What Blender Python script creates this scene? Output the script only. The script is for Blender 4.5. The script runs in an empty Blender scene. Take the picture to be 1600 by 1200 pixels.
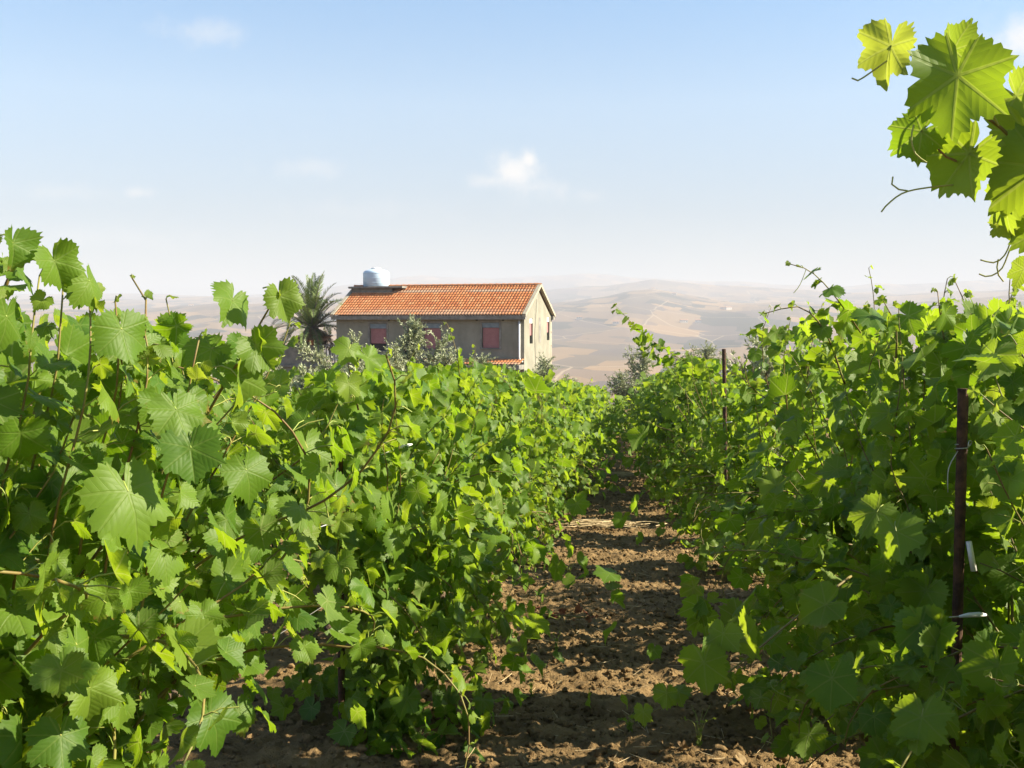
import bpy, math, random
import numpy as np
from mathutils import Vector, Matrix

rng = np.random.default_rng(7)
random.seed(7)
R = math.radians
S = bpy.context.scene
COL = S.collection

# ------------------------------------------------------------------ camera, world, sun, exposure
F_PX, CAM_Z, PITCH = 1640.0, 1.7, math.atan(95 / 1640.0)
cam_d = bpy.data.cameras.new('camera'); cam = bpy.data.objects.new('camera', cam_d); COL.objects.link(cam)
cam_d.sensor_width = 36.0; cam_d.lens = 36.0 * F_PX / 1600.0
cam_d.clip_start = 0.05; cam_d.clip_end = 60000
cam.location = (0, 0, CAM_Z); cam.rotation_euler = (math.pi / 2 - PITCH, 0, 0)
S.camera = cam

SUN_EL, SUN_AZ = R(32), R(-4)          # azimuth measured from +x (right of the view) towards +y
SUN = np.array([math.cos(SUN_EL) * math.cos(SUN_AZ), math.cos(SUN_EL) * math.sin(SUN_AZ), math.sin(SUN_EL)])
W = bpy.data.worlds.new('World'); S.world = W; W.use_nodes = True
wn, wl = W.node_tree.nodes, W.node_tree.links
wn.clear()
w_out = wn.new('ShaderNodeOutputWorld'); w_bg = wn.new('ShaderNodeBackground'); w_sky = wn.new('ShaderNodeTexSky')
w_sky.sky_type = 'NISHITA'; w_sky.sun_disc = False
w_sky.sun_elevation = SUN_EL; w_sky.sun_rotation = math.pi / 2 - SUN_AZ
w_sky.altitude = 500; w_sky.air_density = 1.0; w_sky.dust_density = 0.35; w_sky.ozone_density = 1.5
w_bg.inputs['Strength'].default_value = 0.05
# small summer clouds, given by direction in the sky
w_geo = wn.new('ShaderNodeTexCoord')
def sky_dir(px, py):
    u, v = (px - 800) / F_PX, (600 - py) / F_PX
    d = Vector((u, math.cos(PITCH) + v * math.sin(PITCH), -math.sin(PITCH) + v * math.cos(PITCH)))
    return d.normalized()
def wmath(op, a, b=None, c=None):
    n = wn.new('ShaderNodeMath'); n.operation = op
    for i, x in enumerate((a, b, c)):
        if x is None: continue
        if isinstance(x, (int, float)): n.inputs[i].default_value = x
        else: wl.new(x, n.inputs[i])
    return n.outputs[0]
w_noise = wn.new('ShaderNodeTexNoise'); w_noise.inputs['Scale'].default_value = 34; w_noise.inputs['Detail'].default_value = 7
w_noise.inputs['Roughness'].default_value = 0.62
wl.new(w_geo.outputs['Generated'], w_noise.inputs['Vector'])
total = None
for (px, py, rx, ry, amt) in ((806, 270, 56, 30, .9), (836, 292, 52, 24, .6), (828, 250, 20, 22, .95), (768, 282, 40, 16, .65), (1592, 62, 60, 32, .8), (322, 52, 60, 18, .35),
                              (218, 301, 26, 9, .5), (480, 262, 60, 18, .3), (925, 308, 40, 12, .3), (90, 300, 90, 14, .2), (180, 372, 120, 18, .2), (560, 330, 160, 20, .12)):
    c = sky_dir(px, py)
    sub = wn.new('ShaderNodeVectorMath'); sub.operation = 'SUBTRACT'
    wl.new(w_geo.outputs['Generated'], sub.inputs[0]); sub.inputs[1].default_value = c
    scl = wn.new('ShaderNodeVectorMath'); scl.operation = 'MULTIPLY'
    wl.new(sub.outputs[0], scl.inputs[0]); scl.inputs[1].default_value = (F_PX / rx, 6.0, F_PX / ry)
    ln = wn.new('ShaderNodeVectorMath'); ln.operation = 'LENGTH'; wl.new(scl.outputs[0], ln.inputs[0])
    fall = wmath('SUBTRACT', 1.25, ln.outputs['Value'])
    shaped = wmath('ADD', fall, wmath('MULTIPLY', wmath('SUBTRACT', w_noise.outputs['Fac'], 0.5), 3.0))
    m = wn.new('ShaderNodeMapRange'); m.interpolation_type = 'SMOOTHSTEP'
    wl.new(shaped, m.inputs['Value']); m.inputs['From Min'].default_value = 0.0; m.inputs['From Max'].default_value = 1.5
    m.inputs['To Max'].default_value = amt
    total = m.outputs[0] if total is None else wmath('MAXIMUM', total, m.outputs[0])
w_mix = wn.new('ShaderNodeMix'); w_mix.data_type = 'RGBA'
wl.new(total, w_mix.inputs['Factor']); wl.new(w_sky.outputs[0], w_mix.inputs['A'])
w_mix.inputs['B'].default_value = (6.5, 6.25, 5.9, 1)
w_tint = wn.new('ShaderNodeMix'); w_tint.data_type = 'RGBA'; w_tint.blend_type = 'MULTIPLY'; w_tint.inputs['Factor'].default_value = 1
wl.new(w_sky.outputs[0], w_tint.inputs['A']); w_sep = wn.new('ShaderNodeSeparateXYZ'); wl.new(w_geo.outputs['Generated'], w_sep.inputs[0])
w_ramp = wn.new('ShaderNodeValToRGB'); wl.new(w_sep.outputs['Z'], w_ramp.inputs[0])
for k_, (p_, c_) in enumerate(((0.03, (.40, .40, .42)), (0.10, (.50, .52, .54)), (0.20, (.82, .86, .84)), (0.31, (.60, .90, 1.0)), (0.6, (.65, .78, .82)))):
    e_ = w_ramp.color_ramp.elements[k_] if k_ < 2 else w_ramp.color_ramp.elements.new(p_)
    e_.position = p_; e_.color = (*c_, 1)
w_gain = wn.new('ShaderNodeVectorMath'); w_gain.operation = 'SCALE'; w_gain.inputs['Scale'].default_value = 1.38
wl.new(w_ramp.outputs[0], w_gain.inputs[0]); wl.new(w_gain.outputs[0], w_tint.inputs['B']); wl.new(w_tint.outputs['Result'], w_mix.inputs['A'])
wl.new(w_mix.outputs['Result'], w_bg.inputs['Color']); wl.new(w_bg.outputs[0], w_out.inputs[0])

sun_d = bpy.data.lights.new('sun', 'SUN'); sun = bpy.data.objects.new('sun', sun_d); COL.objects.link(sun)
sun_d.energy = 5.0; sun_d.angle = R(0.5); sun_d.color = (1.0, 0.885, 0.69)
sun.rotation_euler = Vector(-SUN).to_track_quat('-Z', 'Y').to_euler(); sun.location = (30, -4, 30)

S.view_settings.view_transform = 'Standard'; S.view_settings.look = 'None'
S.view_settings.gamma = 1; S.view_settings.use_curve_mapping = False
S.view_settings.exposure = 1.72
S.render.engine = 'CYCLES'
S.cycles.use_denoising = True
S.cycles.max_bounces = 8; S.cycles.diffuse_bounces = 1; S.cycles.transmission_bounces = 5
S.cycles.volume_bounces = 1; S.cycles.caustics_reflective = False; S.cycles.caustics_refractive = False

# ------------------------------------------------------------------ helpers
ALPHA = R(6.2)                                   # the rows run a little to the right of the view
PV = np.array([math.sin(ALPHA), math.cos(ALPHA)]); QV = np.array([math.cos(ALPHA), -math.sin(ALPHA)])
def sl(s, l): return PV * s + QV * l
_zs = np.array([-60, 0, 12, 16, 40, 75, 110]); _zz = np.array([5.4, 0, -1.14, -1.46, -3.1, -4.75, -6.6])
def zg_s(s): return np.interp(s, _zs, _zz)
def zg(x, y): return zg_s(np.asarray(x) * PV[0] + np.asarray(y) * PV[1])
def at(px, py, Y):
    u, v = (px - 800) / F_PX, (600 - py) / F_PX
    d = np.array([u, math.cos(PITCH) + v * math.sin(PITCH), -math.sin(PITCH) + v * math.cos(PITCH)])
    return d * (Y / d[1]) + np.array([0, 0, CAM_Z])
def norm(a): return a / np.maximum(np.linalg.norm(a, axis=-1, keepdims=True), 1e-9)

def tag(o, label=None, cat=None, group=None, kind=None):
    if label: o['label'] = label
    if cat: o['category'] = cat
    if group: o['group'] = group
    if kind: o['kind'] = kind
    return o
def empty(name, loc=(0, 0, 0), rz=0):
    o = bpy.data.objects.new(name, None); COL.objects.link(o); o.empty_display_size = 0.2
    o.location = [float(v) for v in loc]; o.rotation_euler = (0, 0, rz); return o
def link_mesh(name, me, mat, parent=None, world=False):
    o = bpy.data.objects.new(name, me); COL.objects.link(o)
    if mat: me.materials.append(mat)
    if parent is not None:
        o.parent = parent
        if world: o.matrix_parent_inverse = Matrix.Translation(parent.location).inverted()
    return o
def fast_mesh(name, verts, tris=None, quads=None, uv=None, colr=None, smooth=True, midx=None):
    me = bpy.data.meshes.new(name)
    verts = np.asarray(verts, dtype=np.float32)
    loops, starts, tot, off = [], [], [], 0
    if tris is not None and len(tris):
        t = np.asarray(tris, dtype=np.int32); loops.append(t.ravel()); starts.append(np.arange(len(t)) * 3); off = len(t) * 3
    if quads is not None and len(quads):
        q = np.asarray(quads, dtype=np.int32); loops.append(q.ravel()); starts.append(off + np.arange(len(q)) * 4)
    loops = np.concatenate(loops).astype(np.int32); starts = np.concatenate(starts).astype(np.int32)
    me.vertices.add(len(verts)); me.vertices.foreach_set('co', verts.ravel())
    me.loops.add(len(loops)); me.loops.foreach_set('vertex_index', loops)
    me.polygons.add(len(starts)); me.polygons.foreach_set('loop_start', starts)
    if smooth: me.polygons.foreach_set('use_smooth', np.ones(len(starts), dtype=bool))
    if midx is not None: me.polygons.foreach_set('material_index', np.asarray(midx, dtype=np.int32))
    if uv is not None:
        l = me.uv_layers.new(name='UVMap'); l.data.foreach_set('uv', np.asarray(uv, dtype=np.float32)[loops].ravel())
    if colr is not None:
        a = me.color_attributes.new('var', 'FLOAT_COLOR', 'POINT'); a.data.foreach_set('color', np.asarray(colr, dtype=np.float32).ravel())
    me.update(calc_edges=True); me.validate()
    return me

class MB:
    """collects boxes, tubes and loose faces and links them as one mesh object"""
    def __init__(s): s.v = []; s.f = []; s.n = 0
    def add(s, v, f):
        s.v.append(np.asarray(v, dtype=float)); s.f += [[i + s.n for i in q] for q in f]; s.n += len(v); return s
    def box(s, x0, x1, y0, y1, z0, z1, M=None, bev=0.0):
        b = bev
        if b <= 0:
            v = [(x, y, z) for z in (z0, z1) for y in (y0, y1) for x in (x0, x1)]
            f = [(0, 2, 3, 1), (4, 5, 7, 6), (0, 1, 5, 4), (2, 6, 7, 3), (0, 4, 6, 2), (1, 3, 7, 5)]
        else:
            v = []
            for z, i in ((z0, b), (z0 + b, 0), (z1 - b, 0), (z1, b)):
                v += [(x0 + i, y0 + i, z), (x1 - i, y0 + i, z), (x1 - i, y1 - i, z), (x0 + i, y1 - i, z)]
            f = [(3, 2, 1, 0), (12, 13, 14, 15)]
            for k in range(3):
                for j in range(4):
                    f.append((4 * k + j, 4 * k + (j + 1) % 4, 4 * k + 4 + (j + 1) % 4, 4 * k + 4 + j))
        v = np.array(v)
        if M is not None: v = np.array([tuple(M @ Vector(p)) for p in v])
        return s.add(v, f)
    def tube(s, pts, rad, n=6, cap=True):
        pts = np.asarray(pts, dtype=float); m = len(pts)
        rad = np.broadcast_to(np.asarray(rad, dtype=float), (m,))
        t = norm(np.gradient(pts, axis=0)); ref = np.array([0.31, 0.17, 0.93])
        if abs(float(np.mean(t @ ref))) > 0.9: ref = np.array([1.0, 0.1, 0])
        b = norm(np.cross(t, ref)); c = np.cross(b, t)
        a = np.arange(n) * 2 * math.pi / n
        v = pts[:, None] + rad[:, None, None] * (b[:, None] * np.cos(a)[None, :, None] + c[:, None] * np.sin(a)[None, :, None])
        f = [(i * n + j, i * n + (j + 1) % n, (i + 1) * n + (j + 1) % n, (i + 1) * n + j) for i in range(m - 1) for j in range(n)]
        if cap: f += [tuple(range(n))[::-1], tuple((m - 1) * n + j for j in range(n))]
        return s.add(v.reshape(-1, 3), f)
    def lathe(s, prof, n=32, c=(0, 0, 0)):
        a = np.arange(n) * 2 * math.pi / n; v = []
        for r, z in prof: v += [(c[0] + r * math.cos(x), c[1] + r * math.sin(x), c[2] + z) for x in a]
        m = len(prof)
        f = [(i * n + j, i * n + (j + 1) % n, (i + 1) * n + (j + 1) % n, (i + 1) * n + j) for i in range(m - 1) for j in range(n)]
        f += [tuple(range(n))[::-1], tuple((m - 1) * n + j for j in range(n))]
        return s.add(v, f)
    def build(s, name, mat, parent=None, smooth=False, world=False):
        me = bpy.data.meshes.new(name); me.from_pydata(np.concatenate(s.v).tolist(), [], s.f)
        if smooth:
            me.polygons.foreach_set('use_smooth', [True] * len(me.polygons))
        me.update()
        return link_mesh(name, me, mat, parent, world)

def vnoise(x, y, seed=0):
    xi, yi = np.floor(x).astype(np.int64), np.floor(y).astype(np.int64); fx, fy = x - xi, y - yi
    fx, fy = fx * fx * (3 - 2 * fx), fy * fy * (3 - 2 * fy)
    def h(a, b):
        n = (a * 374761393 + b * 668265263 + seed * 982451653) & 0xFFFFFFFF
        n = ((n ^ (n >> 13)) * 1274126177) & 0xFFFFFFFF
        return ((n ^ (n >> 16)) & 0xFFFF) / 65535.0
    return (h(xi, yi) * (1 - fx) + h(xi + 1, yi) * fx) * (1 - fy) + (h(xi, yi + 1) * (1 - fx) + h(xi + 1, yi + 1) * fx) * fy
def fbm(x, y, o=4, seed=0):
    t, a = 0, 0.5
    for k in range(o): t = t + a * (vnoise(x * 2 ** k, y * 2 ** k, seed + k) - 0.5); a *= 0.5
    return t

# ------------------------------------------------------------------ materials
class NT:
    def __init__(s, name):
        s.m = bpy.data.materials.new(name); s.m.use_nodes = True; s.t = s.m.node_tree; s.t.nodes.clear()
        s.out = s.t.nodes.new('ShaderNodeOutputMaterial')
    def n(s, typ, _props=None, **kw):
        n = s.t.nodes.new(typ)
        for k, v in (_props or {}).items(): setattr(n, k, v)
        for k, v in kw.items():
            k = k.replace('_', ' ')
            s.set(n.inputs[k], v)
        return n
    def set(s, sock, v):
        if isinstance(v, bpy.types.NodeSocket): s.t.links.new(v, sock)
        else: sock.default_value = v
    def math(s, op, *a, clamp=False):
        n = s.t.nodes.new('ShaderNodeMath'); n.operation = op; n.use_clamp = clamp
        for i, v in enumerate(a): s.set(n.inputs[i], v)
        return n.outputs[0]
    def mix(s, f, a, b, blend='MIX'):
        n = s.t.nodes.new('ShaderNodeMix'); n.data_type = 'RGBA'; n.blend_type = blend
        s.set(n.inputs['Factor'], f); s.set(n.inputs['A'], a if not isinstance(a, tuple) else (*a, 1)[:4]); s.set(n.inputs['B'], b if not isinstance(b, tuple) else (*b, 1)[:4])
        return n.outputs['Result']
    def ramp(s, f, stops, interp='LINEAR'):
        n = s.t.nodes.new('ShaderNodeValToRGB'); n.color_ramp.interpolation = interp; s.set(n.inputs[0], f)
        e = n.color_ramp.elements
        while len(e) < len(stops): e.new(0.5)
        for x, (p, c) in zip(e, stops): x.position = p; x.color = (*c, 1) if len(c) == 3 else c
        return n.outputs[0]
    def noise(s, scale, detail=4, rough=0.55, vec=None, dist=0):
        n = s.n('ShaderNodeTexNoise', Scale=scale, Detail=detail, Roughness=rough, Distortion=dist)
        if vec is not None: s.t.links.new(vec, n.inputs['Vector'])
        return n.outputs['Fac']
    def obj(s): return s.t.nodes.new('ShaderNodeTexCoord').outputs['Object']
    def pos(s): return s.t.nodes.new('ShaderNodeNewGeometry').outputs['Position']
    def mrange(s, v, a, b, c=0.0, d=1.0, smooth=True):
        n = s.t.nodes.new('ShaderNodeMapRange')
        if smooth: n.interpolation_type = 'SMOOTHSTEP'
        s.set(n.inputs['Value'], v)
        for k, x in zip(('From Min', 'From Max', 'To Min', 'To Max'), (a, b, c, d)): n.inputs[k].default_value = x
        return n.outputs[0]
    def bump(s, h, strength=0.4, dist=0.01):
        return s.n('ShaderNodeBump', Height=h, Strength=strength, Distance=dist).outputs[0]
    def principled(s, color, rough=0.7, normal=None, spec=0.4, metal=0.0, out=True):
        p = s.n('ShaderNodeBsdfPrincipled')
        s.set(p.inputs['Base Color'], color if not isinstance(color, tuple) else (*color, 1)[:4]); s.set(p.inputs['Roughness'], rough)
        s.set(p.inputs['Specular IOR Level'], spec); s.set(p.inputs['Metallic'], metal)
        if normal is not None: s.set(p.inputs['Normal'], normal)
        if out: s.t.links.new(p.outputs[0], s.out.inputs[0])
        return p.outputs[0]

def mat_noise(name, c1, c2, scale=6, rough=0.8, bump=0.3, bdist=0.01, spec=0.3, detail=5, metal=0, fine=None):
    t = NT(name); v = t.obj(); f = t.noise(scale, detail, 0.6, v)
    col = t.mix(t.mrange(f, 0.3, 0.7), c1, c2)
    h = t.noise(fine or scale * 6, 4, 0.6, v)
    t.principled(col, rough, t.bump(h, bump, bdist), spec, metal)
    return t.m

def leaf_material():
    t = NT('vine_leaf')
    at_ = t.n('ShaderNodeAttribute', {'attribute_name': 'var'})
    sp = t.n('ShaderNodeSeparateColor'); t.t.links.new(at_.outputs['Color'], sp.inputs[0])
    rnd, age, rnd2 = sp.outputs[0], sp.outputs[1], sp.outputs[2]
    uv = t.n('ShaderNodeUVMap'); sx = t.n('ShaderNodeSeparateXYZ'); t.t.links.new(uv.outputs[0], sx.inputs[0])
    x = t.math('MULTIPLY', t.math('SUBTRACT', sx.outputs[0], 0.5), 2.5)
    y = t.math('MULTIPLY', t.math('SUBTRACT', sx.outputs[1], 0.4), 2.5)
    r = t.math('SQRT', t.math('ADD', t.math('MULTIPLY', x, x), t.math('MULTIPLY', y, y)))
    th = t.math('ARCTAN2', x, y)
    d = t.math('WRAP', th, R(26), R(-26))
    a = t.math('MULTIPLY', r, t.math('COSINE', d))
    p = t.math('ABSOLUTE', t.math('MULTIPLY', r, t.math('SINE', d)))
    main = t.mrange(t.math('SUBTRACT', p, t.math('MULTIPLY', t.math('SUBTRACT', 1.0, r), 0.012)), 0.006, 0.026, 1.0, 0.0)
    sec_c = t.math('ABSOLUTE', t.math('WRAP', t.math('SUBTRACT', a, t.math('MULTIPLY', p, 0.9)), 0.075, -0.075))
    sec = t.math('MULTIPLY', t.mrange(sec_c, 0.003, 0.012, 1.0, 0.0), 0.14)
    vein = t.math('MAXIMUM', main, sec)
    tex = t.noise(9, 3, 0.6, uv.outputs[0])
    green = t.mix(rnd, (0.046, 0.112, 0.010), (0.120, 0.205, 0.018))
    green = t.mix(t.math('MULTIPLY', t.mrange(tex, .35, .75), 0.35), green, (0.10, 0.165, 0.024))
    green = t.mix(age, green, (0.20, 0.25, 0.035))
    spot = t.math('MULTIPLY', t.mrange(t.noise(5, 4, 0.7, uv.outputs[0]), .66, .74), t.mrange(rnd2, .60, .95))
    green = t.mix(spot, green, (0.24, 0.19, 0.05))
    edge = t.math('MULTIPLY', t.mrange(t.math('ADD', r, t.math('MULTIPLY', t.noise(7, 3, .6, uv.outputs[0]), 0.5)), 1.0, 1.22), t.mrange(rnd2, .80, .97))
    green = t.mix(edge, green, (0.20, 0.10, 0.035))
    top = t.mix(t.math('MULTIPLY', vein, 0.22), green, (0.20, 0.27, 0.06))
    und = t.mix(0.35, green, (0.14, 0.20, 0.06))
    und = t.mix(t.math('MULTIPLY', vein, 0.5), und, (0.24, 0.28, 0.10))
    geo = t.n('ShaderNodeNewGeometry')
    col = t.mix(geo.outputs['Backfacing'], top, und)
    hgt = t.math('ADD', t.math('MULTIPLY', vein, -0.7), t.math('MULTIPLY', t.math('COSINE', t.math('MULTIPLY', sec_c, 42)), -0.10))
    nrm = t.bump(hgt, 0.35, 0.003)
    rough = t.mix(geo.outputs['Backfacing'], (0.50,) * 3, (0.75,) * 3)
    pr = t.principled(col, rough, nrm, 0.26, out=False)
    tcol = t.mix(rnd, (0.24, 0.43, 0.010), (0.40, 0.55, 0.016))
    tcol = t.mix(age, tcol, (0.52, 0.56, 0.06))
    tcol = t.mix(t.math('MULTIPLY', main, 0.5), tcol, (0.50, 0.56, 0.12))
    tr = t.n('ShaderNodeBsdfTranslucent'); t.set(tr.inputs['Color'], tcol); t.t.links.new(nrm, tr.inputs['Normal'])
    mx = t.n('ShaderNodeMixShader'); mx.inputs[0].default_value = 0.42
    t.t.links.new(pr, mx.inputs[1]); t.t.links.new(tr.outputs[0], mx.inputs[2]); t.t.links.new(mx.outputs[0], t.out.inputs[0])
    return t.m
def simple_leaf(name, c1, c2, trans, k=0.25, rough=0.55, spec=0.4):
    t = NT(name)
    at_ = t.n('ShaderNodeAttribute', {'attribute_name': 'var'})
    sp = t.n('ShaderNodeSeparateColor'); t.t.links.new(at_.outputs['Color'], sp.inputs[0])
    col = t.mix(sp.outputs[0], c1, c2)
    pr = t.principled(col, rough, None, spec, out=False)
    tr = t.n('ShaderNodeBsdfTranslucent'); tr.inputs['Color'].default_value = (*trans, 1)
    mx = t.n('ShaderNodeMixShader'); mx.inputs[0].default_value = k
    t.t.links.new(pr, mx.inputs[1]); t.t.links.new(tr.outputs[0], mx.inputs[2]); t.t.links.new(mx.outputs[0], t.out.inputs[0])
    return t.m

M_LEAF = leaf_material()
M_CANE = mat_noise('vine_cane', (0.16, 0.09, 0.035), (0.20, 0.20, 0.05), 7, 0.55, 0.3, 0.002)
M_GREEN_CANE = mat_noise('green_tendril', (0.22, 0.32, 0.06), (0.32, 0.30, 0.08), 9, 0.5, 0.1, 0.001)
M_BARK = mat_noise('vine_bark', (0.045, 0.030, 0.020), (0.13, 0.09, 0.06), 14, 0.95, 1.0, 0.01)
M_OLIVE = simple_leaf('olive_leaf', (0.23, 0.265, 0.125), (0.54, 0.58, 0.38), (0.20, 0.24, 0.07), 0.2, 0.5)
M_OLIVE_BARK = mat_noise('olive_bark', (0.10, 0.085, 0.07), (0.20, 0.18, 0.15), 5, 0.95, 1.0, 0.02)
M_PALM = simple_leaf('palm_leaf', (0.09, 0.15, 0.04), (0.25, 0.32, 0.11), (0.16, 0.20, 0.04), 0.2, 0.5)
M_PALM_DRY = simple_leaf('palm_dry', (0.22, 0.13, 0.055), (0.36, 0.25, 0.12), (0.2, 0.12, 0.04), 0.15, 0.8)
M_RUST = mat_noise('rusty_iron', (0.035, 0.020, 0.014), (0.105, 0.055, 0.032), 30, 0.8, 0.6, 0.002, 0.3, metal=0.2)
M_WIRE = mat_noise('galvanised_wire', (0.35, 0.34, 0.32), (0.5, 0.49, 0.46), 20, 0.45, 0.1, 0.001, metal=0.7)
M_WHITE_PL = mat_noise('white_plastic', (0.72, 0.72, 0.70), (0.80, 0.79, 0.76), 12, 0.45, 0.05, 0.001)
M_STRAW = mat_noise('dry_straw', (0.42, 0.31, 0.16), (0.62, 0.50, 0.30), 8, 0.85, 0.2, 0.001)
M_DRYLEAF = simple_leaf('dry_leaf', (0.16, 0.095, 0.04), (0.34, 0.25, 0.12), (0.2, 0.12, 0.04), 0.2, 0.8)
M_DEAD = simple_leaf('dead_leaf', (0.22, 0.06, 0.03), (0.30, 0.14, 0.06), (0.3, 0.08, 0.03), 0.25, 0.7)

def soil_material():
    t = NT('tilled_soil'); v = t.pos()
    a = t.noise(3.0, 6, 0.65, v); b = t.noise(28, 5, 0.65, v); c = t.noise(0.7, 3, 0.5, v)
    col = t.mix(t.mrange(a, .3, .7), (0.140, 0.091, 0.039), (0.275, 0.185, 0.085))
    col = t.mix(t.math('MULTIPLY', t.mrange(b, .5, .75), 0.5), col, (0.26, 0.185, 0.098))
    col = t.mix(t.math('MULTIPLY', t.mrange(b, .42, .25), 0.45), col, (0.095, 0.056, 0.027))
    col = t.mix(t.math('MULTIPLY', t.mrange(c, .5, .7), 0.3), col, (0.20, 0.135, 0.07))
    h = t.math('ADD', t.noise(60, 4, 0.7, v), t.math('MULTIPLY', b, 1.5))
    t.principled(col, 0.95, t.bump(h, 0.8, 0.02), 0.15)
    return t.m
M_SOIL = soil_material()

# ------------------------------------------------------------------ ground
def spacing(segs):
    out = [segs[0][0]]
    for a, b, d in segs:
        n = max(1, int(round((b - a) / d))); out += list(a + (b - a) * (np.arange(1, n + 1) / n))
    return np.array(out)
gl = spacing([(-70, -12, 4), (-12, -3.4, .35), (-3.4, -1.9, .06), (-1.9, 1.7, .022), (1.7, 4, .08), (4, 12, .5), (12, 70, 4)])
gs = spacing([(-40, 0, 2), (0, 3.5, .25), (3.5, 9, .024), (9, 18, .045), (18, 36, .12), (36, 95, 1.2)])
GL, GS = np.meshgrid(gl, gs)
GX = PV[0] * GS + QV[0] * GL; GY = PV[1] * GS + QV[1] * GL
def rough_ground(x, y, s):
    k = np.clip((60 - s) / 30, 0, 1)
    base = fbm(x * 1.1, y * 1.1, 3, 3) * 0.16
    cl = vnoise(x * 9, y * 9, 11); cl2 = vnoise(x * 19 + 3, y * 19, 12); cl3 = vnoise(x * 40, y * 40 + 7, 13)
    clod = np.maximum(cl - .55, 0) * 0.06 + np.maximum(cl2 - .42, 0) * 0.045 + np.maximum(cl3 - .3, 0) * 0.042
    return k * (base + clod - 0.02)
GZ = zg_s(GS) + rough_ground(GX, GY, GS)
nl, ns = len(gl), len(gs)
ii = (np.arange(ns - 1)[:, None] * nl + np.arange(nl - 1)[None]).ravel()
gq = np.stack([ii, ii + 1, ii + nl + 1, ii + nl], 1)
ground = link_mesh('ground', fast_mesh('ground', np.stack([GX, GY, GZ], -1).reshape(-1, 3), quads=gq), M_SOIL)
tag(ground, kind='structure')
def ground_z(x, y):
    x, y = np.asarray(x, float), np.asarray(y, float); s = x * PV[0] + y * PV[1]
    return zg_s(s) + rough_ground(x, y, s)

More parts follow.
